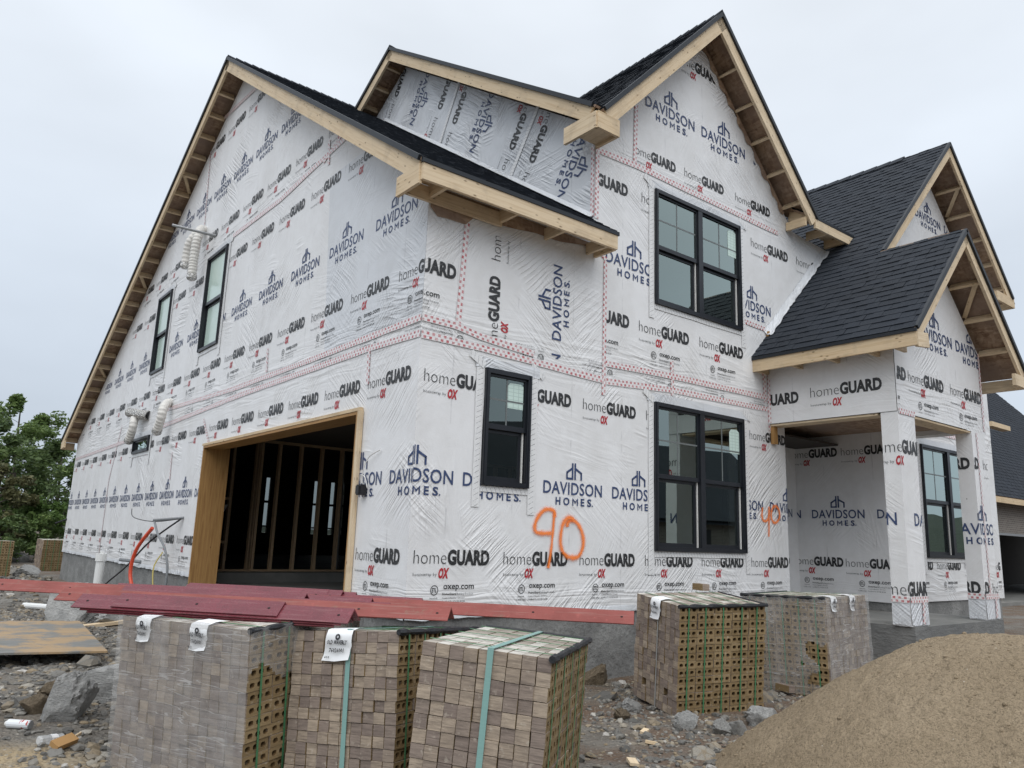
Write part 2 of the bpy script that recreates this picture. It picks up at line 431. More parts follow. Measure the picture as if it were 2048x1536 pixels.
tr = t.n('ShaderNodeBsdfTransparent', {'Color': (0.96, 0.96, 0.96, 1)})
mx = t.n('ShaderNodeMixShader', {'Fac': t.math('ADD', cl, crease, True)})
t.l(tr.outputs[0], mx.inputs[1]); t.l(df.outputs[0], mx.inputs[2]); t.l(mx.outputs[0], t.out.inputs['Surface'])

def paintmat(name, col, rough, wet):
    t = NT(name)
    ob = t.obj()
    n = t.noise(ob, 3.0, 4.0, 0.6)
    c = t.mix(t.mr(n, 0.4, 0.7), col, tuple(x * 0.75 for x in col))
    c = t.mix(t.mr(t.noise(t.map(ob, scale=(1, 1, 1)), 26.0, 3.0), 0.62, 0.75, 0, 0.3), c, tuple(min(1, x * 1.6 + 0.02) for x in col))
    stk = t.noise(t.map(ob, scale=(1.2, 26, 26)), 2.0, 4.0, 0.65)
    c = t.mix(t.mr(stk, 0.56, 0.72, 0, 0.5), c, (0.30, 0.19, 0.16) if not wet else (0.26, 0.12, 0.12))
    c = t.mix(t.mr(t.noise(ob, 7.0, 5.0, 0.7), 0.60, 0.72, 0, 0.6), c, (0.20, 0.14, 0.10) if not wet else (0.06, 0.015, 0.02))
    t.p(color=c, rough=t.mr(n, 0.3, 0.7, rough, rough + 0.15), spec=0.5, normal=t.bump(t.noise(ob, 60.0, 2.0), 0.002 if not wet else 0.006, 0.6))
paintmat('primer_dry', (0.25, 0.058, 0.047), 0.58, False)
paintmat('primer_wet', (0.165, 0.030, 0.042), 0.20, True)
t = NT('hole_dark'); t.p(color=(0.01, 0.008, 0.008), rough=0.9)

t = NT('ground')
ob = t.obj()
n1 = t.noise(ob, 0.55, 5.0, 0.6); n2 = t.noise(ob, 3.4, 5.0, 0.65); n3 = t.noise(ob, 30.0, 4.0, 0.65)
c = t.mix(t.mr(n1, 0.42, 0.6), (0.20, 0.192, 0.175), (0.16, 0.135, 0.108))
c = t.mix(t.mr(n2, 0.45, 0.65, 0, 0.7), c, (0.11, 0.093, 0.075))
spx = t.n('ShaderNodeSeparateXYZ', {'Vector': ob})
sandy = t.mr(t.n('ShaderNodeVectorMath', {0: t.n('ShaderNodeVectorMath', {0: ob, 1: (-3.35, -0.55, 0)}, operation='SUBTRACT').outputs[0]}, operation='LENGTH').outputs['Value'], 0.25, 0.75, 1.0, 0.0)
dirt = t.math('MULTIPLY', t.mr(spx.outputs['X'], -0.5, 0.4), t.mr(t.noise(ob, 0.9, 4.0, 0.6), 0.42, 0.58))
c = t.mix(t.math('MULTIPLY', dirt, 0.8), c, (0.135, 0.085, 0.055))
c = t.mix(t.math('MULTIPLY', sandy, t.mr(n2, 0.3, 0.6, 0.5, 1.0)), c, (0.40, 0.31, 0.19))
vc = t.n('ShaderNodeTexVoronoi', {'Vector': ob, 'Scale': 26.0})
c = t.mix(t.math('MULTIPLY', t.math('LESS_THAN', vc.outputs['Distance'], 0.30), 0.75), c,
          t.ramp(t.n('ShaderNodeSeparateColor', {'Color': vc.outputs['Color']}).outputs[0], [(0.0, (0.09, 0.088, 0.082)), (0.5, (0.19, 0.185, 0.175)), (0.85, (0.30, 0.27, 0.22)), (1.0, (0.42, 0.40, 0.36))]))
hh = t.math('ADD', t.math('MULTIPLY', n3, 0.5), t.math('MULTIPLY', t.math('SUBTRACT', 1.0, vc.outputs['Distance']), 0.7))
t.p(color=c, rough=0.9, spec=0.25, normal=t.bump(hh, 0.05, 0.8, t.bump(n2, 0.08, 0.6)))

def rockmat(name, a, b, vein=True):
    t = NT(name)
    ob = t.obj(); r = t.orand()
    n1 = t.noise(ob, 3.0, 6.0, 0.65); n2 = t.noise(t.map(ob, scale=(1, 1, 3.0), rot=(0.5, 0.3, 0)), 7.0, 5.0, 0.65)
    c = t.mix(t.mr(n1, 0.35, 0.68), a, b)
    c = t.mix(t.mr(n2, 0.52, 0.72, 0, 0.6), c, tuple(x * 0.5 for x in a))
    if vein:
        vn = t.math('ABSOLUTE', t.math('SUBTRACT', t.noise(ob, 4.0, 3.0, 0.5, 0.6), 0.5))
        c = t.mix(t.mr(vn, 0.0, 0.009, 0.55, 0), c, (0.50, 0.49, 0.46))
    t.p(color=c, rough=0.82, spec=0.3, normal=t.bump(n2, 0.04, 0.8, t.bump(n1, 0.10, 0.6)))
rockmat('rock_grey', (0.32, 0.32, 0.312), (0.48, 0.475, 0.46))
rockmat('rock_pale', (0.30, 0.295, 0.28), (0.46, 0.455, 0.44), False)
rockmat('rock_brown', (0.15, 0.115, 0.075), (0.24, 0.19, 0.13), False)
t = NT('stone_mix')
r = t.orand(); ob = t.obj()
cell = t.n('ShaderNodeTexVoronoi', {'Vector': t.uv(), 'Scale': 1.0}).outputs['Color']
k = t.math('FRACT', t.math('ADD', r, t.n('ShaderNodeSeparateColor', {'Color': cell}).outputs[0]))
c = t.ramp(k, [(0.0, (0.095, 0.092, 0.085)), (0.3, (0.16, 0.155, 0.145)), (0.6, (0.22, 0.21, 0.19)), (0.8, (0.26, 0.205, 0.135)), (0.93, (0.33, 0.31, 0.27)), (1.0, (0.48, 0.46, 0.43))])
n2 = t.noise(ob, 18.0, 5.0, 0.65)
c = t.mix(t.mr(n2, 0.5, 0.72, 0, 0.6), c, (0.075, 0.07, 0.062))
t.p(color=c, rough=0.85, spec=0.3, normal=t.bump(n2, 0.02, 0.7))
t = NT('sand')
ob = t.obj()
n1 = t.noise(ob, 1.3, 4.0, 0.6); n2 = t.noise(ob, 11.0, 5.0, 0.7); n3 = t.noise(ob, 85.0, 3.0, 0.75)
n4 = t.noise(ob, 34.0, 4.0, 0.7)
c = t.mix(t.mr(n1, 0.38, 0.66), (0.385, 0.305, 0.21), (0.32, 0.25, 0.168))
c = t.mix(t.mr(n4, 0.50, 0.66, 0, 0.6), c, (0.20, 0.155, 0.10))
c = t.mix(t.mr(n2, 0.48, 0.72, 0, 0.6), c, (0.30, 0.235, 0.155))
c = t.mix(t.mr(n3, 0.52, 0.70, 0, 0.85), c, (0.14, 0.11, 0.075))
c = t.mix(t.math('LESS_THAN', t.voro(ob, 9.0), 0.045), c, (0.58, 0.53, 0.45))
t.p(color=c, rough=0.95, spec=0.15, normal=t.bump(n4, 0.05, 0.8, t.bump(n2, 0.08, 0.7)))
t = NT('plywood')
uv = t.uv()
g = t.noise(t.map(uv, scale=(2, 16, 1)), 1.3, 4.0, 0.6)
c = t.mix(g, (0.42, 0.30, 0.17), (0.29, 0.19, 0.10))
mud = t.mr(t.math('ADD', t.noise(uv, 1.9, 5.0, 0.65), t.math('MULTIPLY', t.noise(t.map(uv, scale=(1, 5, 1)), 2.0, 3.0), 0.25)), 0.58, 0.70)
c = t.mix(mud, c, t.mix(t.noise(t.map(uv, scale=(2, 9, 1)), 2.0, 4.0), (0.10, 0.10, 0.09), (0.25, 0.25, 0.24)))
t.p(color=c, rough=0.6, normal=t.bump(mud, 0.01, 0.5))
t = NT('pvc'); t.p(color=(0.74, 0.745, 0.73), rough=0.38)
t = NT('duct_white'); t.p(color=(0.70, 0.68, 0.64), rough=0.5)
t = NT('foil'); t.p(color=(0.55, 0.54, 0.52), rough=0.22, metal=0.95, normal=t.bump(t.noise(t.obj(), 15.0, 4.0, 0.6, 1.0), 0.06, 1.0))
t = NT('hose_orange'); t.p(color=(0.66, 0.075, 0.03), rough=0.38)
t = NT('cable_black'); t.p(color=(0.014, 0.014, 0.016), rough=0.5)
t = NT('cable_grey'); t.p(color=(0.20, 0.21, 0.22), rough=0.5)
t = NT('cable_yellow'); t.p(color=(0.42, 0.34, 0.08), rough=0.5)
t = NT('steel_grey'); t.p(color=(0.32, 0.33, 0.34), rough=0.4, metal=0.5)
t = NT('plastic_clear')
t.p(color=(0.80, 0.82, 0.83), rough=0.12, alpha=0.42, spec=0.7)
t = NT('can_label')
sp = t.n('ShaderNodeSeparateXYZ', {'Vector': t.uv()})
red = t.math('MULTIPLY', t.math('LESS_THAN', t.noise(t.map(t.uv(), scale=(34, 2, 1)), 1.0, 2.0), 0.47), t.math('GREATER_THAN', sp.outputs['X'], 0.09))
t.p(color=t.mix(red, (0.72, 0.74, 0.76), (0.42, 0.06, 0.05)), rough=0.3)
t = NT('cardboard'); t.p(color=(0.40, 0.23, 0.09), rough=0.75)
t = NT('drywall'); t.p(color=(0.55, 0.54, 0.52), rough=0.8)
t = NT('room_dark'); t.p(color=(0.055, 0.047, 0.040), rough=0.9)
# sprayed paint with soft edges: v runs -1..1 across the stroke
t = NT('spray_orange')
sp = t.n('ShaderNodeSeparateXYZ', {'Vector': t.uv()})
av = t.math('ABSOLUTE', sp.outputs['Y'])
al = t.math('MULTIPLY', t.math('POWER', t.mr(av, 0.16, 1.0, 1.0, 0.0), 1.7), t.mr(t.noise(t.obj(), 70.0, 2.0), 0.28, 0.5, 0.65, 1.0))
t.p(color=(1.0, 0.25, 0.045), rough=0.45, alpha=al)
def leafmat(name, a, b, c3):
    t = NT(name)
    sp = t.n('ShaderNodeSeparateXYZ', {'Vector': t.uv()})
    col = t.ramp(sp.outputs['X'], [(0.0, a), (0.6, b), (1.0, c3)])
    t.p(color=col, rough=0.55, spec=0.3)
    tl = t.n('ShaderNodeBsdfTranslucent', {'Color': t.mix(0.5, col, c3)})
    mx = t.n('ShaderNodeMixShader', {'Fac': 0.25})
    t.l(t.b.outputs[0], mx.inputs[1]); t.l(tl.outputs[0], mx.inputs[2]); t.l(mx.outputs[0], t.out.inputs['Surface'])
leafmat('leaf_green', (0.065, 0.11, 0.034), (0.13, 0.20, 0.06), (0.21, 0.28, 0.095))
leafmat('leaf_dark', (0.048, 0.08, 0.032), (0.095, 0.145, 0.05), (0.16, 0.215, 0.078))
leafmat('leaf_bright', (0.050, 0.095, 0.022), (0.09, 0.155, 0.038), (0.14, 0.215, 0.06))
leafmat('leaf_brown', (0.065, 0.072, 0.034), (0.115, 0.115, 0.052), (0.17, 0.16, 0.078))
t = NT('bark'); t.p(color=t.mix(t.noise(t.map(t.obj(), scale=(6, 6, 1)), 3.0, 4.0), (0.05, 0.042, 0.034), (0.11, 0.095, 0.08)), rough=0.9)
t = NT('far_brick')
bt = t.n('ShaderNodeTexBrick', {'Vector': t.uv(), 'Color1': (0.20, 0.175, 0.15, 1), 'Color2': (0.135, 0.115, 0.10, 1), 'Mortar': (0.26, 0.24, 0.22, 1), 'Scale': 1.0, 'Mortar Size': 0.012, 'Brick Width': 0.22, 'Row Height': 0.075})
t.p(color=bt.outputs['Color'], rough=0.85, normal=t.bump(bt.outputs['Fac'], 0.01, -0.5))
t = NT('hill_green')
t.p(color=t.mix(t.noise(t.obj(), 0.3, 6.0, 0.7), (0.018, 0.024, 0.018), (0.045, 0.058, 0.036)), rough=0.9, normal=t.bump(t.noise(t.obj(), 0.5, 5.0, 0.7), 1.5, 0.8))

# ------------------------------------------------------------------ printed lettering (flat print, cut to the sheet it is printed on)
_gc = {}
def glyphs(s, offset=0.0, shear=0.0, spacing=1.0, res=2):
    key = (s, offset, shear, spacing, res)
    if key in _gc: return _gc[key]
    cu = bpy.data.curves.new('lettering', 'FONT')
    cu.body = s; cu.size = 1.0; cu.offset = offset; cu.shear = shear; cu.space_character = spacing
    cu.resolution_u = res; cu.fill_mode = 'FRONT' if False else 'BOTH'
    ob = bpy.data.objects.new('lettering', cu); COL.objects.link(ob)
    dg = bpy.context.evaluated_depsgraph_get()
    me = ob.evaluated_get(dg).to_mesh()
    me.calc_loop_triangles()
    tr = []
    for lt in me.loop_triangles:
        a, b, c = [me.vertices[i].co for i in lt.vertices]
        cr_ = (b.x - a.x) * (c.y - a.y) - (b.y - a.y) * (c.x - a.x)
        if abs(cr_) < 1e-9: continue
        p = [(a.x, a.y), (b.x, b.y), (c.x, c.y)]
        tr.append(p if cr_ > 0 else p[::-1])
    ob.evaluated_get(dg).to_mesh_clear()
    bpy.data.objects.remove(ob); bpy.data.curves.remove(cu)
    xs = [q[0] for p in tr for q in p]
    x0, x1 = min(xs), max(xs)
    capy = 0.73
    _gc[key] = ([[(q[0] - x0, q[1]) for q in p] for p in tr], x1 - x0)
    return _gc[key]

def put(out, s, x, y, w, h, col, **kw):
    """text s from x, baseline y, fitted to width w; h is the height of its capitals"""
    tr, tw = glyphs(s, **kw)
    sx, sy = w / tw, h / 0.70
    out += [([(x + q[0] * sx, y + q[1] * sy) for q in p], col) for p in tr]

def quadt(out, pts, col):
    out.append(([pts[0], pts[1], pts[2]], col)); out.append(([pts[0], pts[2], pts[3]], col))

BLACK, RED, NAVY, GREY = 0, 1, 2, 3
INK = lambda: [MAT['ink_black'], MAT['ink_red'], MAT['ink_navy'], MAT['ink_grey']]

def ring(out, cx, cy, rx, ry, w, col, n=14):
    for i in range(n):
        a, b = 2 * math.pi * i / n, 2 * math.pi * (i + 1) / n
        f = lambda t, k: (cx + (rx - k) * math.cos(t), cy + (ry - k) * math.sin(t))
        quadt(out, [f(a, w), f(a, 0), f(b, 0), f(b, w)], col)

def tmpl_hg(ox=True, url=True):
    o = []
    put(o, 'home', 0.0, 0.0, 0.405, 0.145, BLACK, offset=-0.018, res=3)
    put(o, 'GUARD', 0.42, 0.0, 0.555, 0.145, BLACK, offset=0.05, res=3, spacing=1.03)
    if ox:
        put(o, 'OX', 0.312, -0.142, 0.135, 0.098, RED, offset=0.05, shear=0.22, spacing=1.0)
        put(o, 'housewrap by', 0.0, -0.122, 0.292, 0.034, GREY, res=1)
    if url:
        put(o, 'oxep.com', 0.385, -0.256, 0.395, 0.062, BLACK, offset=0.012, res=3)
        put(o, 'HomeGuard', 0.375, -0.318, 0.175, 0.023, BLACK, offset=0.02, res=1)
        put(o, 'Building Products', 0.56, -0.318, 0.215, 0.023, GREY, res=1)
        put(o, 'Control Number: 5011661', 0.375, -0.356, 0.285, 0.019, BLACK, res=1)
        put(o, 'Certified To: ICC-ES AC38', 0.37, -0.393, 0.295, 0.019, BLACK, res=1)
        ring(o, 0.272, -0.268, 0.050, 0.052, 0.008, BLACK)
        put(o, 'ETL', 0.243, -0.290, 0.058, 0.044, BLACK, offset=0.02)
        put(o, 'Intertek', 0.222, -0.356, 0.095, 0.018, BLACK, res=1)
        put(o, 'CCRR-1052', 0.195, -0.397, 0.145, 0.019, BLACK, res=1)
    return o

def tmpl_dav():
    o = []
    put(o, 'DAVIDSON', 0.0, 0.0, 0.98, 0.148, NAVY, offset=0.012, res=3, spacing=1.05)
    for ch, x, w in (('H', 0.20, 0.078), ('O', 0.325, 0.10), ('E', 0.615, 0.062), ('S', 0.725, 0.07)):
        put(o, ch, x, -0.128, w, 0.088, NAVY, offset=0.03, res=3)
    quadt(o, [(0.806, -0.128), (0.824, -0.128), (0.824, -0.112), (0.806, -0.112)], NAVY)
    mx0, mx1, my0, my1, mw, mc = 0.475, 0.568, -0.131, -0.036, 0.017, 0.5215
    quadt(o, [(mx0, my0), (mx0 + mw, my0), (mx0 + mw, my1 - .028), (mx0, my1)], NAVY)
    quadt(o, [(mx1 - mw, my0), (mx1, my0), (mx1, my1), (mx1 - mw, my1 - .028)], NAVY)
    quadt(o, [(mx0, my1), (mx0 + mw, my1 - .028), (mc, my0 + .022), (mc, my0 + .052)], NAVY)
    quadt(o, [(mc, my0 + .052), (mc, my0 + .022), (mx1 - mw, my1 - .028), (mx1, my1)], NAVY)
    x, y, s = 0.365, 0.183, 0.022          # the dh house mark
    W, H = 0.265, 0.205
    bar = x + 0.118
    quadt(o, [(bar - 0.026, y), (bar, y), (bar, y + H), (bar - 0.026, y + H)], NAVY)
    quadt(o, [(x, y), (bar - 0.026, y), (bar - 0.026, y + 0.024), (x, y + 0.024)], NAVY)
    quadt(o, [(x, y + 0.024), (x + 0.025, y + 0.024), (x + 0.025, y + 0.082), (x, y + 0.094)], NAVY)
    quadt(o, [(x, y + 0.094), (x + 0.014, y + 0.072), (bar - 0.026, y + 0.118), (bar - 0.026, y + 0.150)], NAVY)
    b2 = bar + 0.017
    quadt(o, [(b2, y), (b2 + 0.026, y), (b2 + 0.026, y + H), (b2, y + H)], NAVY)
    quadt(o, [(b2 + 0.026, y + 0.118), (x + W - 0.012, y + 0.072), (x + W, y + 0.094), (b2 + 0.026, y + 0.150)], NAVY)
    quadt(o, [(x + W - 0.026, y), (x + W, y), (x + W, y + 0.094), (x + W - 0.026, y + 0.082)], NAVY)
    return o

HG_URL, HG, DAV = tmpl_hg(), tmpl_hg(url=False), tmpl_dav()

def rect(u0, u1, v0, v1): return [(u0, v0), (u1, v0), (u1, v1), (u0, v1)]

def clip_poly(poly, clip):
    """Sutherland-Hodgman against a convex counter-clockwise polygon"""
    out = poly
    n = len(clip)
    for i in range(n):
        a, b = clip[i], clip[(i + 1) % n]
        ex, ey = b[0] - a[0], b[1] - a[1]
        sd = lambda p: ex * (p[1] - a[1]) - ey * (p[0] - a[0])
        inp, out = out, []
        if not inp: return []
        for j in range(len(inp)):
            p, q = inp[j], inp[(j + 1) % len(inp)]
            sp_, sq = sd(p), sd(q)
            if sp_ >= 0: out.append(p)
            if (sp_ >= 0) != (sq >= 0):
                k = sp_ / (sp_ - sq)
                out.append((p[0] + (q[0] - p[0]) * k, p[1] + (q[1] - p[1]) * k))
    return out

class Frame:
    def __init__(s, o, u, v, n): s.o, s.u, s.v, s.n = V(o), V(u), V(v), V(n)
    def P(s, a, b, d=0.0): return s.o + s.u * a + s.v * b + s.n * d
F_side = Frame((0, 0, 0), (0, -1, 0), (0, 0, 1), (-1, 0, 0))          # u = -y
F_front = Frame((0, 0, 0), (1, 0, 0), (0, 0, 1), (0, -1, 0))          # u = x
F_up = Frame((2.58, 0, 0), (0, -1, 0), (0, 0, 1), (-1, 0, 0))
F_recess = Frame((0, 1.02, 0), (1, 0, 0), (0, 0, 1), (0, -1, 0))
F_dark = Frame((8.90, 0, 0), (0, -1, 0), (0, 0, 1), (-1, 0, 0))
F_win = Frame((0, -0.68, 0), (1, 0, 0), (0, 0, 1), (0, -1, 0))
F_pfront = Frame((0, -2.03, 0), (1, 0, 0), (0, 0, 1), (0, -1, 0))
F_pleft = Frame((6.52, 0, 0), (0, -1, 0), (0, 0, 1), (-1, 0, 0))

def cut_holes(q, holes):
    ps = [q]
    for (h0, h1, k0, k1) in holes:
        nx = []
        for p in ps:
            xs = [a[0] for a in p]; ys = [a[1] for a in p]
            if max(xs) <= h0 or min(xs) >= h1 or max(ys) <= k0 or min(ys) >= k1: nx.append(p); continue
            B = 1e3
            for c in (rect(-B, h0, -B, B), rect(h1, B, -B, B), rect(h0, h1, -B, k0), rect(h0, h1, k1, B)):
                r = clip_poly(p, c)
                if len(r) > 2: nx.append(r)
        ps = nx
    return ps

def lettering(fr, stamps, clip, parent, d=0.006, holes=()):
    """stamps: (template, u, v, angle degrees, scale)"""
    b = MB()
    us = [p[0] for p in clip]; vs = [p[1] for p in clip]
    for st in stamps:
        tm, u0, v0 = st[:3]
        ang = R_(st[3]) if len(st) > 3 else 0.0
        sc = st[4] if len(st) > 4 else 1.0
        ca, sa = math.cos(ang) * sc, math.sin(ang) * sc
        for tri, col in tm:
            q = [(u0 + x * ca - y * sa, v0 + x * sa + y * ca) for x, y in tri]
            if max(p[0] for p in q) < min(us) or min(p[0] for p in q) > max(us) or max(p[1] for p in q) < min(vs) or min(p[1] for p in q) > max(vs): continue
            q = clip_poly(q, clip)
            if len(q) < 3: continue
            for q in cut_holes(q, holes):
                b.face([fr.P(x, y, d) for x, y in q], col, q)
    if b.f: return b.build('printed_lettering', INK(), parent, kind='stuff')

def row(tm, first, v, n, pitch=1.175, ang=0): return [(tm, first + k * pitch, v, ang) for k in range(n)]

def wall(name, fr, outline, holes, parent, m, thick=0.12, inner='room_dark', d=0.0, edges=False):
    loops = [[V((p[0], p[1], 0)) for p in outline]] + [[V((p[0], p[1], 0)) for p in h] for h in holes]
    flat = [p for lp in loops for p in lp]
    b = MB()
    for tri in tessellate_polygon(loops):
        q = [(flat[i].x, flat[i].y) for i in tri]
        cr_ = (q[1][0] - q[0][0]) * (q[2][1] - q[0][1]) - (q[1][1] - q[0][1]) * (q[2][0] - q[0][0])
        if abs(cr_) < 1e-9: continue
        if cr_ < 0: q = q[::-1]
        b.face([fr.P(x, y, d) for x, y in q], 0, q)
        if thick: b.face([fr.P(x, y, d - thick) for x, y in q[::-1]], 1, q)
    if thick:
        for lp in (loops if edges else loops[1:]):
            for i in range(len(lp)):
                p, q = lp[i], lp[(i + 1) % len(lp)]
                b.face([fr.P(p.x, p.y, d), fr.P(q.x, q.y, d), fr.P(q.x, q.y, d - thick), fr.P(p.x, p.y, d - thick)], 1)
    return b.build(name, [MAT[m], MAT[inner]], parent)


_sd = [0]
def strip(name, fr, pts, w, m, parent, d=0.009, jit=0.004, seg=0.35):
    """a tape along pts (in the wall's u,v); uv in metres"""
    fine = []
    for (a, b) in zip(pts, pts[1:]):
        L = math.hypot(b[0] - a[0], b[1] - a[1]); n = max(1, int(L / seg))
        fine += [(a[0] + (b[0] - a[0]) * k / n, a[1] + (b[1] - a[1]) * k / n) for k in range(n)]
    fine.append(tuple(pts[-1]))
    _sd[0] += 1; d += 0.00035 * (_sd[0] % 8)
    b = MB(); L = rnd.random() * 3; prev = None
    for i, p in enumerate(fine):
        q0, q1 = fine[max(i - 1, 0)], fine[min(i + 1, len(fine) - 1)]
        tx, ty = q1[0] - q0[0], q1[1] - q0[1]; tl = math.hypot(tx, ty); nx, ny = -ty / tl, tx / tl
        j = rnd.uniform(-jit, jit)
        if i: L += math.hypot(p[0] - fine[i - 1][0], p[1] - fine[i - 1][1])
        e0 = (p[0] - nx * (w / 2 + j), p[1] - ny * (w / 2 + j)); e1 = (p[0] + nx * (w / 2 + j), p[1] + ny * (w / 2 + j))
        cur = (fr.P(*e0, d), fr.P(*e1, d), L)
        if prev: b.face([prev[0], cur[0], cur[1], prev[1]], 0, [(prev[2], -w / 2), (L, -w / 2), (L, w / 2), (prev[2], w / 2)])
        prev = cur
    return b.build(name, MAT[m], parent)

# ------------------------------------------------------------------ the house
house = tag(empty('house'), 'two storey house under construction, wrapped in white printed house wrap', 'house')

# foundation and slabs
b = MB()
b.abox(0.03, 6.93, 0.03, 0.25, -0.2, 0.812)
b.abox(0.03, 0.25, 7.15, 20.05, -0.2, 0.812)
b.abox(0.03, 0.25, 0.25, 1.22, -0.2, 0.812)
b.abox(0.03, 0.25, 1.22, 7.15, -0.2, 0.60)
b.abox(8.93, 13.4, -0.65, -0.45, -0.2, 0.812); b.abox(8.93, 9.15, -0.45, 1.0, -0.2, 0.812)
b.build('foundation', MAT['concrete'], house)
b = MB(); b.abox(0.25, 9.0, 0.25, 8.2, 0.3, 0.62); b.build('garage_floor', MAT['slab_top'], house)
b = MB(); b.abox(0.25, 13.3, 8.2, 20.0, 0.3, 0.81); b.build('floor_slab', MAT['slab_top'], house)
b = MB(); b.abox(6.55, 9.50, -2.06, 1.02, -0.2, 0.67, mats=[0, 1, 0, 0, 0, 0]); b.build('porch_slab', [MAT['concrete_fresh'], MAT['slab_top']], house)

# --- left gable wall
zf = lambda y: 5.58 + 0.667 * (y + 0.40)          # garage roof, top of the front slope
zb = lambda y: 10.70 - 0.492 * (y - 7.27)         # back slope
o1 = [(0, 0.81), (0, zf(0) - 0.24), (-7.27, 10.70 - 0.24), (-20.1, zb(20.1) - 0.24), (-20.1, 0.81)][::-1]
H1 = [(-8.22, -7.08, 4.95, 6.87), (-11.83, -10.75, 5.03, 6.86), (-12.56, -11.14, 3.25, 3.60)]
H2 = [(0.875, 1.555, 2.21, 3.55), (3.77, 5.80, 1.54, 3.55), (3.785, 5.83, 4.965, 6.71)]
H6 = [(10.17, 12.42, 1.56, 3.58)]
GAR = rect(-7.12, -1.26, 0.60, 3.06)
W1H = [GAR, rect(-8.22, -7.08, 4.95, 6.87), rect(-11.83, -10.75, 5.03, 6.86), rect(-12.56, -11.14, 3.25, 3.60)]
o1 = [(-20.1, 0.81), (-7.121, 0.81), (-7.12, 3.06), (-1.26, 3.06), (-1.259, 0.81), (0, 0.81), (0, zf(0) - 0.24), (-7.27, 10.46), (-20.1, zb(20.1) - 0.24)]
w1 = wall('side_wall', F_side, o1, W1H[1:], house, 'wrap')
cl1 = [(-20.1, 0.81), (0, 0.81), (0, zf(0) - 0.24), (-7.27, 10.46), (-20.1, zb(20.1) - 0.24)]
# loose sheet near the front corner
wall('loose_sheet', F_side, [(-2.45, 3.96), (-0.001, 3.96), (-0.001, 5.58), (-1.55, 6.62), (-2.75, 6.62)], [], w1, 'wrap_loose', thick=0, d=0.003)
st = []
st += row(HG_URL, -1.13 - 16 * 1.18, 1.335, 17, 1.18) + row(DAV, -0.47 - 17 * 1.165, 2.175, 18, 1.165) + row(HG, -1.13 - 16 * 1.18, 3.31, 17, 1.18)
lettering(F_side, [s for s in st if s[1] + 0.98 < -7.1 or s[2] > 3.2 or s[1] > -1.3 or s[1] < -7.1], [(-20.1, 0.81), (-7.14, 0.81), (-7.14, 3.72), (-20.1, 3.5)], w1, holes=H1)
lettering(F_side, st, [(-7.14, 3.08), (-1.24, 3.08), (0, 3.08), (0, 3.78), (-7.14, 3.78)], w1, holes=H1)
lettering(F_side, st, rect(-1.24, 0, 0.81, 3.08), w1, holes=H1)
st = row(HG_URL, -0.55 - 16 * 1.21, 4.50, 17, 1.21) + row(DAV, -1.22 - 15 * 1.32, 5.33, 17, 1.32) + row(HG, -0.92 - 1.22 * 16, 6.46, 17, 1.22)
lettering(F_side, st, [(-20.1, 3.95), (0, 3.97), (0, 5.6), (-1.8, 6.8), (-2.4, 7.0), (-13.5, 6.9)], w1, holes=H1)
st = row(HG_URL, -2.92 - 13 * 1.19, 7.30, 14, 1.19) + row(DAV, -3.75 - 13 * 1.17, 8.22, 14, 1.17) + row(HG, -5.6 - 1.18 * 8, 9.44, 8, 1.18)
lettering(F_side, st, [(-14.5, 7.0), (-2.2, 7.08), (-2.35, 7.2), (-6.8, 10.1), (-7.3, 10.3), (-8.2, 9.9)], w1, holes=H1)
for pts in ([(0, 3.97), (-3.2, 3.95), (-6.0, 3.95), (-10.2, 4.05)], [(0, 3.79), (-1.16, 3.82), (-5.6, 3.80), (-13.84, 3.63), (-20.0, 3.57)],
            [(-1.16, 3.82), (-1.14, 3.37)], [(-2.22, 7.08), (-4.67, 6.92), (-6.9, 6.97)], [(-2.39, 7.2), (-3.03, 6.96)], [(-2.89, 7.26), (-2.84, 6.85)],
            [(-6.34, 9.81), (-8.37, 10.02)], [(-9.1, 9.55), (-8.9, 7.8)], [(-14.12, 4.09), (-14.80, 2.75), (-14.79, 0.83)], [(-9.25, 3.09), (-9.19, 2.54)], [(-7.43, 3.58), (-6.98, 3.12)], [(-4.55, 4.4), (-4.49, 4.02)]):
    strip('seam_tape', F_side, pts, 0.085 if abs(pts[0][0] - pts[-1][0]) > 1 else 0.06, 'seam_tape', w1)
# upside-down url line caught between the two tapes
def flip(tm): return [([(0.98 - x, -y) for x, y in p], c) for p, c in tm]
URL = [s for s in HG_URL if max(p[1] for p in s[0]) < -0.18]
UPS = flip(URL)
lettering(F_side, [(UPS, -0.55 - k * 1.2, 3.56, 0) for k in range(8)], [(-9, 3.80), (0, 3.80), (0, 3.935), (-9, 3.935)], w1, d=0.008, holes=H1)

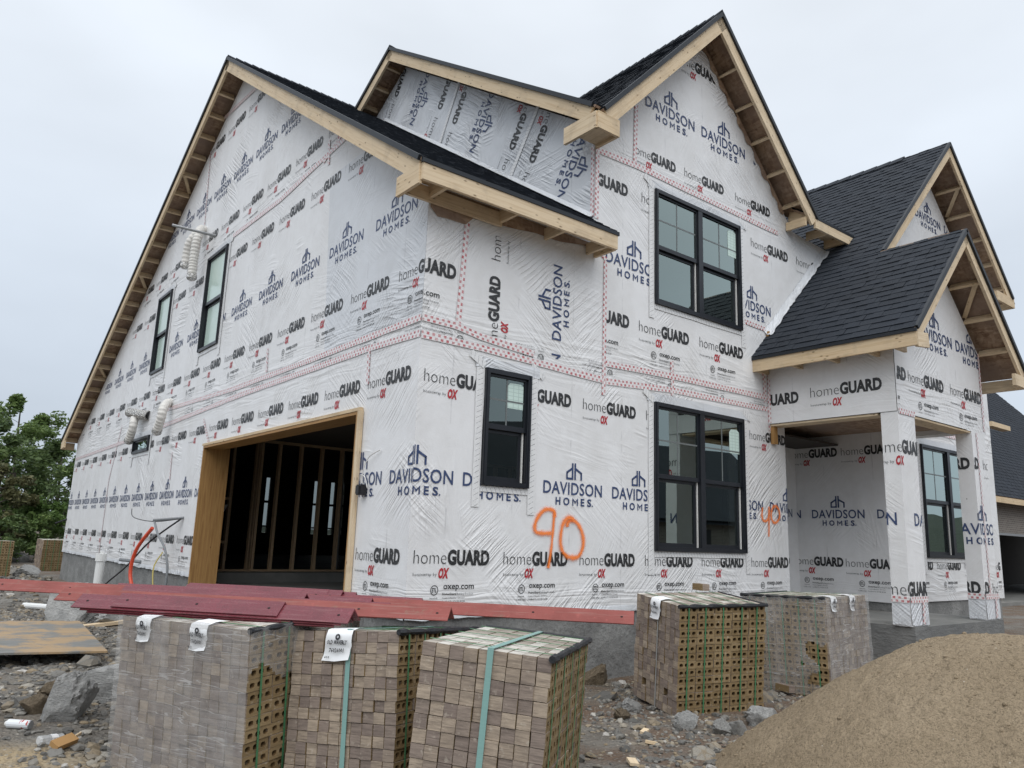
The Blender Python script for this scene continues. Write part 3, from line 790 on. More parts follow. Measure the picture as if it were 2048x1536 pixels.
# --- front wall
o2 = [(0, 0.81), (6.95, 0.81), (6.95, 5.42), (8.55, 7.02), (7.42, 7.08), (4.92, 9.62), (2.58, 7.28), (2.58, 5.80), (0, 5.80 - 0.20)]
W2H = [rect(0.875, 1.555, 2.21, 3.55), rect(3.77, 5.80, 1.54, 3.55), rect(3.785, 5.83, 4.965, 6.71)]
w2 = wall('front_wall', F_front, o2, W2H, house, 'wrap')
lettering(F_front, row(HG_URL, 0.07, 1.345, 6, 1.175) + [(DAV, -0.47, 2.185)] + row(DAV, 0.64, 2.185, 6, 1.165) + row(HG, 0.07, 3.27, 6, 1.182), rect(0, 6.95, 0.81, 3.72), w2, holes=H2)
_mid = [(HG_URL, 2.20, 4.50, 0, 1.1), (HG_URL, 3.47, 4.50, 0, 1.1), (HG_URL, 4.79, 4.52, 0, 1.1), (HG_URL, 6.25, 4.52, 0, 1.1), (DAV, 2.81, 5.345, 0, 1.12), (DAV, 5.62, 5.37, 0, 1.06), (HG, 2.16, 6.41, 0, 1.1), (HG, 3.52, 6.42, 0, 1.1), (HG, 4.85, 6.45, 0, 1.1), (HG, 6.16, 6.47, 0, 1.1), (HG, 7.5, 6.50, 0, 1.1)]
lettering(F_front, _mid, [(2.82, 3.95), (6.55, 3.98), (6.55, 5.11), (2.82, 5.11)], w2, holes=H2)
lettering(F_front, _mid, [(2.6, 5.111), (6.55, 5.111), (8.25, 6.80), (7.0, 6.88), (2.6, 6.88)], w2, holes=H2)
lettering(F_front, [(HG_URL, -0.62, 4.50, 0, 1.06)], rect(0, 0.49, 3.97, 5.2), w2, holes=H2)
lettering(F_front, [(HG, 3.30, 7.13), (HG, 4.48, 7.15), (HG, 5.76, 7.15), (DAV, 3.60, 7.98, 0, 1.16), (DAV, 4.91, 7.98, 0, 1.17), (DAV, 6.3, 7.98, 0, 1.17), (HG, 4.30, 9.05, 0, 1.12)],
          [(3.40, 6.94), (7.35, 6.96), (7.25, 7.1), (4.92, 9.42), (3.40, 7.9)], w2, holes=H2)
lettering(F_front, [(HG, 1.55, 7.26, 0, 1.1)], [(2.6, 6.95), (3.36, 6.95), (3.36, 7.9), (2.6, 7.2)], w2, holes=H2)
lettering(F_front, [(HG, 1.04, 3.70, 90), (HG, 1.04, 4.875, 90), (DAV, 2.03, 4.08, 90), (DAV, 2.03, 2.92, 90)], rect(0.55, 2.78, 3.84, 5.18), w2, holes=H2)
lettering(F_front, [(UPS, -0.2 + k * 1.2, 3.54, 0) for k in range(6)], rect(0, 6.5, 3.79, 3.93), w2, d=0.008, holes=H2)
for pts in ([(0, 3.97), (0.45, 3.96), (0.8, 3.90), (1.6, 3.84)], [(0, 3.78), (0.8, 3.77), (2.77, 3.70)], [(2.82, 3.93), (4.15, 3.97), (6.5, 3.99)], [(2.79, 3.69), (4.15, 3.77), (5.75, 3.79), (6.53, 3.80)],
            [(0.53, 5.22), (0.47, 3.93)], [(2.80, 5.34), (2.79, 3.50)], [(2.625, 6.96), (2.62, 5.9)], [(3.40, 8.0), (3.37, 6.98)], [(4.15, 4.19), (4.16, 3.69)],
            [(2.61, 6.90), (3.38, 6.94), (6.95, 6.92)], [(5.93, 5.14), (6.5, 5.12)], [(2.61, 5.50), (2.82, 5.36)], [(6.40, 4.42), (6.42, 3.9)], [(6.53, 4.38), (6.53, 3.46)]):
    strip('seam_tape', F_front, pts, 0.085 if abs(pts[0][0] - pts[-1][0]) > 1 else 0.065, 'seam_tape', w2)
# bare sheathing above the torn edge of the wrap, under the eave
b = MB()
top = 5.52; pr = None
for i in range(27):
    x = 0.02 + 2.54 * i / 26
    z = 5.30 + 0.075 * (x - 0.6) + 0.035 * noise.noise((x * 2.3, 0, 3)) + (-0.10 if 0.10 < x < 0.52 else 0.0)
    if pr: b.face([F_front.P(pr[0], pr[1], 0.010), F_front.P(x, z, 0.010), F_front.P(x, top, 0.010), F_front.P(pr[0], top, 0.010)], 0, [pr, (x, z), (x, top), (pr[0], top)])
    pr = (x, z)
b.build('bare_sheathing', MAT['osb'], w2)

def ribbon(name, fr, pts, w, m, parent, d=0.013):
    n = len(pts); b = MB(); prev = None
    for i, p in enumerate(pts):
        q0, q1 = pts[max(i - 1, 0)], pts[min(i + 1, n - 1)]
        tx, ty = q1[0] - q0[0], q1[1] - q0[1]; tl = math.hypot(tx, ty) or 1; nx, ny = -ty / tl, tx / tl
        ww = w * 1.5 * (0.85 + 0.3 * noise.noise((i * 0.37, p[0], p[1])))
        dd = d + i * 0.00012
        cur = (fr.P(p[0] - nx * ww, p[1] - ny * ww, dd), fr.P(p[0] + nx * ww, p[1] + ny * ww, dd))
        if prev: b.face([prev[0], cur[0], cur[1], prev[1]], 0, [(0, -1), (1, -1), (1, 1), (0, 1)])
        prev = cur
    return b.build(name, MAT[m], parent)
def smooth(pts, n=8):
    out = []
    for i in range(len(pts) - 1):
        p0, p1, p2, p3 = pts[max(i - 1, 0)], pts[i], pts[i + 1], pts[min(i + 2, len(pts) - 1)]
        for k in range(n):
            t_ = k / n
            out.append(tuple(0.5 * (2 * b_ + (c - a) * t_ + (2 * a - 5 * b_ + 4 * c - d_) * t_ ** 2 + (3 * b_ - a - 3 * c + d_) * t_ ** 3) for a, b_, c, d_ in zip(p0, p1, p2, p3)))
    return out + [tuple(pts[-1])]

# --- upper block, wall facing left (wrap laid across the slope)
zu = lambda y: 7.27 + 0.667 * (y + 0.35)           # upper roof front slope, top
yr, zr = 5.50, 7.27 + 0.667 * 5.85                 # upper ridge
zub = lambda y: zr - 0.55 * (y - yr)
o3 = [(0, zf(0) + 0.03), (0, zu(0) - 0.26), (-yr, zr - 0.26), (-7.0, zub(7.0) - 0.26), (-7.0, zf(7.0) + 0.03)][::-1]
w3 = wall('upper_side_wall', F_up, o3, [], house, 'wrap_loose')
c3 = [(-6.6, zf(6.6) + 0.05), (0, zf(0) + 0.05), (0, zu(0) - 0.27), (-yr, zr - 0.27), (-6.4, zub(6.4) - 0.27)]
du, dv = -0.53, -0.848
ang3 = math.degrees(math.atan2(dv, du))
st = []
for ye, ze in ((5.86, 10.47), (4.15, 9.42), (3.63, 8.90), (1.92, 7.72), (1.41, 7.30)):
    for k in (-1, 0, 1): st.append((HG, -ye - du * (0.98 + k * 1.18), ze - dv * (0.98 + k * 1.18), ang3, 1.05))
for ys_, zs_ in ((4.62, 10.40), (2.50, 8.98), (0.22, 7.34)):
    for k in (-1, 0, 1): st.append((DAV, -ys_ - du * k * 1.18, zs_ - dv * k * 1.18, ang3, 1.08))
lettering(F_up, st, c3, w3)
for a_, b_ in (((-3.42, 9.72), (-4.02, 8.62)), ((-1.22, 8.14), (-1.86, 7.20))):
    strip('seam_tape', F_up, [a_, b_], 0.08, 'flashing_tape', w3)
strip('seam_tape', F_up, [(-0.03, 6.95), (-0.03, 5.92)], 0.06, 'seam_tape', w3)

# --- porch recess, the wall facing left inside it and the window wall
w4 = wall('porch_back_wall', F_recess, rect(6.8, 8.90, 0.67, 5.3), [], house, 'wrap_tight')
lettering(F_recess, [(HG_URL, 8.6 - 0.98, 1.345), (HG_URL, 8.55 - 0.98 - 1.2, 1.345), (HG, 7.45, 3.29), (DAV, 7.75, 2.2)], rect(6.97, 8.88, 0.8, 3.7), w4)
b = MB(); b.abox(6.83, 6.95, 0.12, 1.02, 0.67, 5.5); b.build('porch_return_wall', MAT['wrap_tight'], house)
w5 = wall('porch_side_wall', F_dark, rect(-1.02, 0.68, 0.81, 6.2), [], house, 'wrap_tight')
lettering(F_dark, row(HG_URL, -1.14, 1.36, 2, 1.02) + row(DAV, -0.72 - 1.2, 2.19, 3, 1.2) + row(HG, -1.16, 3.29, 2, 1.05), rect(-1.02, 0.68, 0.81, 4), w5)
o6 = [(8.9, 0.81), (13.5, 0.81), (13.5, 7.05), (11.2, 9.33), (8.9, 7.05)]
w6 = wall('window_wall', F_win, o6, [rect(10.17, 12.42, 1.56, 3.58)], house, 'wrap')
lettering(F_win, row(HG_URL, 9.42, 1.36, 4, 1.15), rect(8.92, 13.4, 0.81, 1.6), w6, holes=H6)
lettering(F_win, [(DAV, 10.72, 8.17, 0, 1.14), (DAV, 12.02, 8.17, 0, 1.14), (HG, 9.35, 7.06, 0, 1.1), (HG, 8.2, 7.06, 0, 1.1), (HG, 10.6, 7.06, 0, 1.1), (HG, 12.0, 7.06, 0, 1.1)], [(9.0, 6.8), (13.4, 6.8), (13.3, 7.1), (11.2, 9.2), (9.1, 7.1)], w6, holes=H6)
strip('seam_tape', F_win, [(9.4, 3.86), (12.6, 3.86)], 0.085, 'seam_tape', w6)

# --- porch: beams, gable, columns
w7 = wall('porch_gable_wall', F_pfront, [(6.52, 3.56), (9.52, 3.56), (9.52, 4.86), (8.05, 6.28), (6.58, 4.86), (6.52, 4.80)], [], house, 'wrap', thick=0.28)
lettering(F_pfront, [(HG_URL, 6.9 - 1.22, 4.04, 0, 1.18), (HG_URL, 6.9, 4.04, 0, 1.18), (HG_URL, 8.29, 4.05, 0, 1.18), (DAV, 7.28, 4.80, 0, 1.22), (DAV, 8.62, 4.80, 0, 1.22)],
          [(6.54, 3.62), (9.50, 3.62), (9.50, 4.85), (8.05, 6.2), (6.58, 4.85)], w7)
strip('seam_tape', F_pfront, [(6.54, 3.57), (7.02, 3.57)], 0.075, 'seam_tape', w7)
strip('seam_tape', F_pfront, [(9.47, 4.9), (9.45, 3.6)], 0.06, 'seam_tape', w7)
w8 = wall('porch_left_beam', F_pleft, rect(0.003, 1.75, 3.58, 4.70), [], house, 'wrap_tight', thick=0.28)
wall('porch_beam_wrap', F_pleft, rect(0.003, 2.027, 3.565, 4.72), [], w8, 'wrap_tight', thick=0, d=0.012)
lettering(F_pleft, [(HG, 0.74, 3.90, 0, 1.13), (HG, 0.74 - 1.3, 3.86, 0, 1.13)], rect(0.01, 2.02, 3.58, 4.6), w8, d=0.016)
strip('seam_tape', F_pleft, [(0.03, 4.3), (0.03, 3.58)], 0.05, 'seam_tape', w8, d=0.02)
b = MB(); b.abox(9.24, 9.52, -1.75, -0.69, 3.58, 4.7); b.build('porch_right_beam', [MAT['wrap_tight']], house)
board('beam_bottom_board', (6.66, -0.02, 3.545), (6.66, -1.74, 3.545), 0.03, 0.26, (0, 0, 1), w8)
board('beam_bottom_board', (7.03, -1.88, 3.54), (8.95, -1.88, 3.54), 0.03, 0.27, (0, 0, 1), w7)
b = MB(); b.abox(6.8, 9.24, -1.75, 1.0, 3.66, 3.70); b.build('porch_ceiling', MAT['osb'], house)
board('beam_post', (6.60, -0.035, 3.25), (6.60, -0.035, 3.53), 0.10, 0.06, (1, 0, 0), w8, MAT['pine_wet'])
def column(x0, x1, stamps, left_stamps):
    b = MB(); b.abox(x0, x1, -2.03, -1.79, 0.675, 3.56)
    # planar uv for the wrap
    for i, f in enumerate(b.f):
        for k, vi in enumerate(f):
            p = b.v[vi]; b.uv[vi] = (p[0] - p[1] + x0, p[2])
    c = b.build('porch_column', MAT['wrap'], house)
    Fl = Frame((x0, 0, 0), (0, -1, 0), (0, 0, 1), (-1, 0, 0))
    lettering(F_pfront, stamps, rect(x0, x1, 1.0, 3.5), c)
    lettering(Fl, left_stamps, rect(1.79, 2.03, 1.0, 3.5), c)
    for fq, a_, b_ in ((F_pfront, x0, x1), (Fl, 1.79, 2.03)):
        k_ = MB(); pr_ = None
        for q in range(13):
            uu = a_ + (b_ - a_) * q / 12; cur_ = [fq.P(uu, 0.99, 0.006), fq.P(uu, 0.85, 0.012 + 0.008 * noise.noise((uu * 9, 1, x0))), fq.P(uu, 0.69 + 0.012 * noise.noise((uu * 14, 4, x0)), 0.014)]
            if pr_:
                for z_ in range(2): k_.face([pr_[z_], pr_[z_ + 1], cur_[z_ + 1], cur_[z_]], 0, [(uu - .03, z_ * -.15), (uu - .03, z_ * -.15 - .15), (uu, z_ * -.15 - .15), (uu, z_ * -.15)])
            pr_ = cur_
        k_.build('wrap_skirt', MAT['wrap_loose'], c, smooth=True, weld=True)
    strip('seam_tape', F_pfront, [(x0, 1.02), (x1, 1.02)], 0.085, 'seam_tape', c, d=0.014)
    strip('seam_tape', Fl, [(1.79, 1.02), (2.03, 1.02)], 0.085, 'seam_tape', c, d=0.014)
    strip('seam_tape', F_pfront, [(x0 + 0.34, 0.99), (x0 + 0.32, 0.70)], 0.06, 'seam_tape', c, d=0.024)
    # crumpled skirt below the tape
    return c
column(6.52, 7.02, [(HG, 6.07, 2.99, 0, 1.2), (DAV, 6.80, 2.0, 0, 1.15), (HG, 5.98, 1.07, 0, 1.22)], [(HG, 1.59, 2.99, 0, 1.2), (DAV, 0.80, 2.0, 0, 1.15), (HG, 1.50, 1.07, 0, 1.22)])
c2 = column(8.96, 9.46, [(HG, 8.0, 2.97, 0, 1.15), (HG, 9.3, 2.97, 0, 1.15), (DAV, 8.53, 1.95, 0, 1.15), (HG, 7.98, 1.06, 0, 1.17), (HG, 9.27, 1.06, 0, 1.17)], [(HG, 0.85, 2.97, 0, 1.15), (DAV, 1.60, 1.95, 0, 1.15), (HG, 0.84, 1.06, 0, 1.17)])
strip('seam_tape', F_pfront, [(9.13, 3.55), (9.16, 1.05)], 0.05, 'seam_tape', c2)

# sprayed lot numbers

ribbon('painted_number', F_front, smooth([(1.99, 1.90), (1.985, 1.965), (1.93, 1.99), (1.84, 1.985), (1.75, 1.92), (1.69, 1.82), (1.685, 1.75), (1.72, 1.715), (1.81, 1.71), (1.94, 1.712)], 6), 0.036, 'spray_orange', w2)
ribbon('painted_number', F_front, smooth([(1.985, 1.955), (1.98, 1.88), (1.965, 1.70), (1.945, 1.52), (1.905, 1.31)], 6), 0.030, 'spray_orange', w2)
ribbon('painted_number', F_front, smooth([(2.20, 1.795), (2.20, 1.83), (2.24, 1.875), (2.33, 1.865), (2.42, 1.78), (2.465, 1.66), (2.455, 1.55), (2.39, 1.455), (2.29, 1.435), (2.18, 1.46), (2.105, 1.54), (2.085, 1.66), (2.11, 1.80), (2.165, 1.885), (2.23, 1.91), (2.29, 1.885)], 7), 0.038, 'spray_orange', w2)
ribbon('painted_number', F_front, smooth([(6.26, 2.24), (6.235, 2.13), (6.26, 2.05), (6.33, 2.035), (6.40, 2.09), (6.43, 2.22)], 6), 0.030, 'spray_orange', w2)
ribbon('painted_number', F_front, smooth([(6.43, 2.26), (6.425, 2.12), (6.40, 1.80)], 6), 0.028, 'spray_orange', w2)
ribbon('painted_number', F_front, smooth([(6.57, 2.28), (6.50, 2.21), (6.48, 2.11), (6.53, 2.03), (6.62, 2.03), (6.70, 2.11), (6.69, 2.22), (6.60, 2.28), (6.54, 2.25)], 6), 0.032, 'spray_orange', w2)

# ------------------------------------------------------------------ windows
def window(fr, u0, u1, v0, v1, units=1, grid=True, sticker=None, single=False, glz='glass'):
    def bx(b, a0, a1, c0, c1, d0, d1):
        b.box(fr.P(a0, c0, d0), fr.u * (a1 - a0), fr.v * (c1 - c0), fr.n * (d1 - d0))
    b = MB(); fw = 0.055
    for (a0, a1, c0, c1) in ((u0, u0 + fw, v0, v1), (u1 - fw, u1, v0, v1), (u0 + fw, u1 - fw, v1 - fw, v1), (u0 + fw, u1 - fw, v0, v0 + fw)):
        bx(b, a0, a1, c0, c1, -0.08, 0.045)
    for (a0, a1, c0, c1) in ((u0 + 0.012, u0 + 0.035, v0 + .012, v1 - .012), (u1 - 0.035, u1 - .012, v0 + .012, v1 - .012)):   # raised bead on the flange
        bx(b, a0, a1, c0, c1, 0.045, 0.053)
    W = (u1 - u0 - 2 * fw)
    mw = 0.10
    uw = (W - mw * (units - 1)) / units
    for k in range(1, units):
        a = u0 + fw + k * uw + (k - 1) * mw
        bx(b, a, a + mw, v0 + fw, v1 - fw, -0.08, 0.040)
    win = b.build('window', MAT['frame_black'], house)
    def pane(a0, a1, c0, c1, d):
        p = MB(); p.face([fr.P(a0, c0, d), fr.P(a1, c0, d), fr.P(a1, c1, d), fr.P(a0, c1, d)], 0, rect(a0, a1, c0, c1))
        p.build('pane', MAT[glz], win)
    for k in range(units):
        a0 = u0 + fw + k * (uw + mw); a1 = a0 + uw
        if single:
            b = MB(); r = 0.03
            for q in ((a0, a0 + r, v0 + fw, v1 - fw), (a1 - r, a1, v0 + fw, v1 - fw), (a0 + r, a1 - r, v1 - fw - r, v1 - fw), (a0 + r, a1 - r, v0 + fw, v0 + fw + r)): bx(b, *q, -0.03, 0.012)
            b.build('sash', MAT['frame_black'], win); pane(a0 + r, a1 - r, v0 + fw + r, v1 - fw - r, -0.012); continue
        vm = v0 + (v1 - v0) * 0.485
        r = 0.042
        b = MB()
        lo, hi = vm - 0.005, v1 - fw
        for q in ((a0, a0 + r * .6, lo, hi), (a1 - r * .6, a1, lo, hi), (a0 + r * .6, a1 - r * .6, hi - r * .7, hi), (a0 + r * .6, a1 - r * .6, lo, lo + 0.06)): bx(b, *q, -0.022, 0.014)
        b.build('sash', MAT['frame_black'], win)
        pane(a0 + r * .6, a1 - r * .6, lo + 0.06, hi - r * .7, -0.006)
        if grid:
            g = MB(); cu_, cv_ = (a0 + a1) / 2, (lo + 0.06 + hi) / 2
            bx(g, cu_ - 0.011, cu_ + 0.011, lo + 0.06, hi - r * .7, -0.0052, -0.0030)
            bx(g, a0 + r * .6, cu_ - 0.011, cv_ - 0.011, cv_ + 0.011, -0.0052, -0.0030)
            bx(g, cu_ + 0.011, a1 - r * .6, cv_ - 0.011, cv_ + 0.011, -0.0052, -0.0030)
            g.build('grille', MAT['grille'], win)
        b = MB(); lo, hi = v0 + fw, vm - 0.005
        for q in ((a0 + .006, a0 + r, lo, hi), (a1 - r - .03, a1 - .03, lo, hi), (a0 + r, a1 - r - .03, hi - r, hi), (a0 + r, a1 - r - .03, lo, lo + 0.055)): bx(b, *q, -0.062, -0.030)
        b.build('sash', MAT['frame_black'], win)
        pane(a0 + r, a1 - r - .03, lo + 0.055, hi - r, -0.045)
        b = MB(); bx(b, a1 - 0.028, a1 - 0.012, v0 + fw + .003, vm - 0.006, -0.055, -0.012); b.build('jamb_liner', MAT['liner_white'], win)
        if sticker and k in sticker:
            s0, s1, t0, t1 = sticker[k]
            b = MB()
            A = lambda x: a0 + (a1 - a0) * x
            B = lambda y: vm + (v1 - fw - vm) * y
            pts = [(A(s0), B(t0)), (A(s1), B(t0)), (A(s1), B(t1 - .04)), (A(s1 - 0.07), B(t1)), (A(s0 + .05), B(t1 - .01)), (A(s0), B(t1 - .06))]
            b.face([fr.P(x, y, -0.0035) for x, y in pts], 0, [(x, y) for x, y in pts])
            b.build('sticker', MAT['sticker'], win)
    # flashing tape round the opening
    w = 0.115
    for pts in ([(u0 - w / 2 - .003, v0 - 0.26 + rnd.uniform(-.05, .05)), (u0 - w / 2 - .003, v1 + 0.10)], [(u1 + w / 2 + .003, v0 - 0.30 + rnd.uniform(-.05, .08)), (u1 + w / 2 + .003, v1 + 0.10)], [(u0, v0 - 0.04), (u1, v0 - 0.04)]):
        strip('flashing_tape', fr, pts, w if pts[0][0] == pts[1][0] else 0.07, 'flashing_tape', win, d=0.010, jit=0.006)
    strip('flashing_tape', fr, [(u0 - 0.14, v1 + 0.055), (u1 + 0.14, v1 + 0.055)], 0.12, 'wrap_loose', win, d=0.0125, jit=0.008)
    for uu in (u0 - 0.11, u1 + 0.11):
        strip('flashing_tape', fr, [(uu - 0.10, v1 + 0.14), (uu + 0.10, v1 + 0.02)], 0.09, 'flashing_tape', win, d=0.0145)
    return win
window(F_side, -8.22, -7.08, 4.95, 6.87, grid=False, glz='pane_sky_reflection')
window(F_side, -11.83, -10.75, 5.03, 6.86, grid=False, glz='pane_sky_reflection')
window(F_side, -12.56, -11.14, 3.25, 3.60, single=True)
window(F_front, 0.875, 1.555, 2.21, 3.55, sticker={0: (0.52, 0.93, 0.42, 0.90)})
window(F_front, 3.77, 5.80, 1.54, 3.55, units=2, sticker={1: (0.70, 0.97, 0.50, 0.88)})
window(F_front, 3.785, 5.83, 4.965, 6.71, units=2, sticker={1: (0.74, 0.98, 0.40, 0.93)})
window(F_win, 10.17, 12.42, 1.56, 3.58, units=2)

# ------------------------------------------------------------------ garage opening and what shows inside
board('door_jamb', (0.1875, 7.105, 0.60), (0.1875, 7.105, 3.06), 0.465, 0.04, (1, 0, 0), house, MAT['pine_wet'])
board('door_jamb', (0.0775, 1.278, 0.60), (0.0775, 1.278, 3.06), 0.245, 0.04, (1, 0, 0), house, MAT['pine_wet'])
board('door_header', (0.1275, 1.30, 3.04), (0.1275, 7.083, 3.04), 0.345, 0.04, (1, 0, 0), house, MAT['pine_wet'])
board('door_header', (-0.03, 1.20, 3.081), (-0.03, 7.17, 3.081), 0.04, 0.046, (0, 0, 1), house)
board('door_trim', (-0.03, 1.218, 0.85), (-0.03, 1.218, 3.06), 0.076, 0.044, (0, 1, 0), house)
for k in range(17):
    x = 1.02 + 0.475 * k
    g = MB(); g.abox(x, x + 0.05, 8.66, 8.78, 0.85, 3.42); g.build('stud', MAT['stud_wood'], house)
for x in (1.52, 1.59, 3.9, 0.62):
    g = MB(); g.abox(x, x + 0.05, 8.66, 8.80, 0.85, 3.42); g.build('stud', MAT['stud_wood'], house)
for z0, z1 in ((0.812, 0.85), (3.42, 3.47)):
    g = MB(); g.abox(0.3, 9.2, 8.66, 8.78, z0, z1); g.build('wall_plate', MAT['stud_wood'], house)
for k in range(9):
    y = 7.6 + 0.12 + 0.5 * k if k > 2 else 7.35 + 0.42 * k
    g = MB(); g.abox(0.13, 0.23, y, y + 0.05, 0.85, 3.42); g.build('stud', MAT['stud_wood'], house)
for z in (1.35, 2.2):
    g = MB(); g.abox(0.3, 1.02, 8.68, 8.76, z, z + 0.05); g.build('blocking', MAT['stud_wood'], house)
for k in range(13):                       # second partition further in
    x = 1.3 + 0.6 * k
    if 5.9 < x < 6.2: continue
    g = MB(); g.abox(x, x + 0.05, 13.0, 13.12, 0.85, 3.42); g.build('stud', MAT['stud_wood'], house)
g = MB(); g.tube([(3.75, 9.3, 0.85), (3.72, 9.3, 3.4)], 0.06, 8); g.build('drain_pipe', MAT['cable_grey'], house)
g = MB(); g.tube([(0.55, 8.4, 1.35), (0.95, 8.55, 2.1)], 0.02, 6); g.build('brace', MAT['liner_white'], house)
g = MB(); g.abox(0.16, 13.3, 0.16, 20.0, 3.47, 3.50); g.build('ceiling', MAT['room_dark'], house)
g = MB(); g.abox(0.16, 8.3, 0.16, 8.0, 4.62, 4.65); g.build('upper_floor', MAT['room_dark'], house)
for q in ((2.72, 8.3, 2.6, 2.7, 4.65, 9.0), (2.72, 8.3, 0.13, 2.6, 7.05, 7.1), (8.2, 8.3, 0.13, 2.6, 4.65, 7.05), (2.72, 2.8, 0.13, 2.6, 4.65, 7.05), (6.84, 6.9, 0.13, 6.0, 0.62, 3.46), (9.0, 13.2, 2.6, 2.7, 0.81, 3.46), (8.94, 9.0, -0.5, 2.6, 0.81, 3.6), (8.95, 13.3, -0.5, 2.6, 3.62, 3.66)):  # dark panels added behind the windows to shut out leaking light
    g = MB(); g.abox(*q); g.build('light_baffle', MAT['room_dark'], house)
# dark panels added to stop light leaking between the rooms
g = MB(); g.abox(3.2, 3.3, 0.13, 8.6, 0.62, 3.46); g.build('light_baffle', MAT['room_dark'], house) if False else None
F_back = Frame((0, 19.9, 0), (1, 0, 0), (0, 0, 1), (0, -1, 0))
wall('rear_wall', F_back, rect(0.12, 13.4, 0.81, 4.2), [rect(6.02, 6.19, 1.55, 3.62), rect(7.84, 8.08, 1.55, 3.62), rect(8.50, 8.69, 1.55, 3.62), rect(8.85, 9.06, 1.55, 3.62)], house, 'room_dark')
for a0, a1 in ((6.02, 6.19), (7.84, 8.08), (8.50, 8.69), (8.85, 9.06)):
    g = MB(); g.abox(a0 + .002, a1 - .002, 19.84, 19.95, 2.58, 2.66); g.abox(a0 + .002, a1 - .002, 19.84, 19.95, 1.75, 1.80); g.face([V((a0, 19.9, 1.56)), V((a1, 19.9, 1.56)), V((a1, 19.9, 3.61)), V((a0, 19.9, 3.61))], 1); g.build('rear_window_rail', [MAT['frame_black'], MAT['glass']], house)
g = MB(); g.abox(13.28, 13.40, -0.56, 20.0, 0.81, 7.0); g.build('right_side_wall', [MAT['wrap_tight']], house)

# ------------------------------------------------------------------ roofs
EXP = 0.158
def shingle_mesh(b, O, S, T, N, quad, t0, clip):
    """one laid shingle: a thin wedge with a few raised tabs"""
    def slab(q, h0, h1, uvr):
        q = clip_poly(q, clip)
        if len(q) < 3: return False
        P = lambda p, k=0.0: O + S * p[0] + T * p[1] + N * (h0 + (h1 - h0) * max(0, min(1, (p[1] - t0) / (EXP + .03))) + k)
        b.face([P(p) for p in q], 0, [uvr] * len(q))
        for i in range(len(q)):
            p, r = q[i], q[(i + 1) % len(q)]
            if p[1] < t0 + 0.004 and r[1] < t0 + 0.004 or abs(p[0] - r[0]) < 1e-4:
                b.face([P(p, -0.014), P(r, -0.014), P(r), P(p)], 0, [uvr] * 4)
        return True
    s0, s1 = quad
    uvr = (rnd.uniform(0, 40), rnd.uniform(0, 40))
    ok = slab([(s0, t0), (s1, t0), (s1, t0 + EXP + .03), (s0, t0 + EXP + .03)], 0.020, 0.006, uvr)
    if ok:
        s = s0 + rnd.uniform(0.02, 0.2)
        while s < s1 - 0.1:
            w = rnd.uniform(0.10, 0.26)
            e = min(s + w, s1)
            slab([(s, t0 - .003), (e, t0 - .003), (e, t0 + EXP * 0.98), (s, t0 + EXP * 0.98)], 0.0245, 0.0135, (rnd.uniform(0, 40), rnd.uniform(0, 40)))
            s = e + rnd.uniform(0.16, 0.40)
    return ok

def slope(parent, O, S, T, polys, single=0, thick=0.03, shingle=True):
    """sheathing plus shingles on the convex polygons polys, given in (s along the eave, t up the slope)"""
    O, S, T = V(O), V(S).normalized(), V(T).normalized()
    N = S.cross(T)
    made = 0
    sh = MB()
    for poly in polys:
        top = [O + S * p[0] + T * p[1] for p in poly]
        bot = [p - N * thick for p in top]
        sh.face(top, 0, poly); sh.face(bot[::-1], 0, poly[::-1])
        for i in range(len(poly)):
            j = (i + 1) % len(poly)
            sh.face([bot[i], bot[j], top[j], top[i]], 0, [(0, 0), (1, 0), (1, .03), (0, .03)])
    sh.build('sheathing', MAT['osb'], parent)
    if not shingle: return
    rest = MB(); cells = []
    for pi_, poly in enumerate(polys):
        ss = [p[0] for p in poly]; ts = [p[1] for p in poly]
        r = 0; t0 = min(ts)
        while t0 < max(ts):
            s = min(ss) - rnd.uniform(0, 1.05)
            while s < max(ss):
                cells.append((poly, s + 0.003, s + 1.05, t0)); s += 1.053
            t0 += EXP; r += 1
    for poly, s0, s1, t0 in cells:
        if made < single:
            b = MB()
            if shingle_mesh(b, O, S, T, N, (s0, s1), t0, poly):
                b.build('shingle', MAT['shingle'], parent); made += 1
        else: shingle_mesh(rest, O, S, T, N, (s0, s1), t0, poly)
    if rest.f: rest.build('shingle_courses', MAT['shingle'], parent, kind='stuff')

def rake(parent, p_lo, p_hi, inward, w=0.19, gap=0.60, look_w=0.13, first=0.25, top=0.035, braces=(), skip=None):
    """barge board along a gable edge with lookouts back to the wall and a dark drip edge"""
    p_lo, p_hi, inward = V(p_lo), V(p_hi), V(inward)
    d = (p_hi - p_lo); L = d.length; ax = d.normalized()
    up = (V((0, 0, 1)) - ax * ax.z).normalized(); it = inward.normalized()
    off = -up * (top + w / 2)
    board('fascia_board', p_lo + off + it * 0.022, p_hi + off + it * 0.022, w, 0.044, up, parent)
    board('drip_edge', p_lo - up * 0.012 - it * 0.012, p_hi - up * 0.012 - it * 0.012, 0.062, 0.045, up, parent, MAT['drip_edge'])
    s = first; k = 0
    while s < L - 0.2:
        if not (skip and skip(k)):
            c = p_lo + ax * s - up * (top + 0.012 + look_w / 2)
            board('lookout_block', c + it * 0.046, c + inward, look_w, 0.042, up, parent)
            if k in braces:
                c2 = p_lo + ax * (s - gap + 0.06) - up * (top + 0.05)
                board('lookout_brace', c + it * 0.10 - up * 0.02, c2 + inward * 0.98, 0.07, 0.04, it, parent)
        s += gap; k += 1

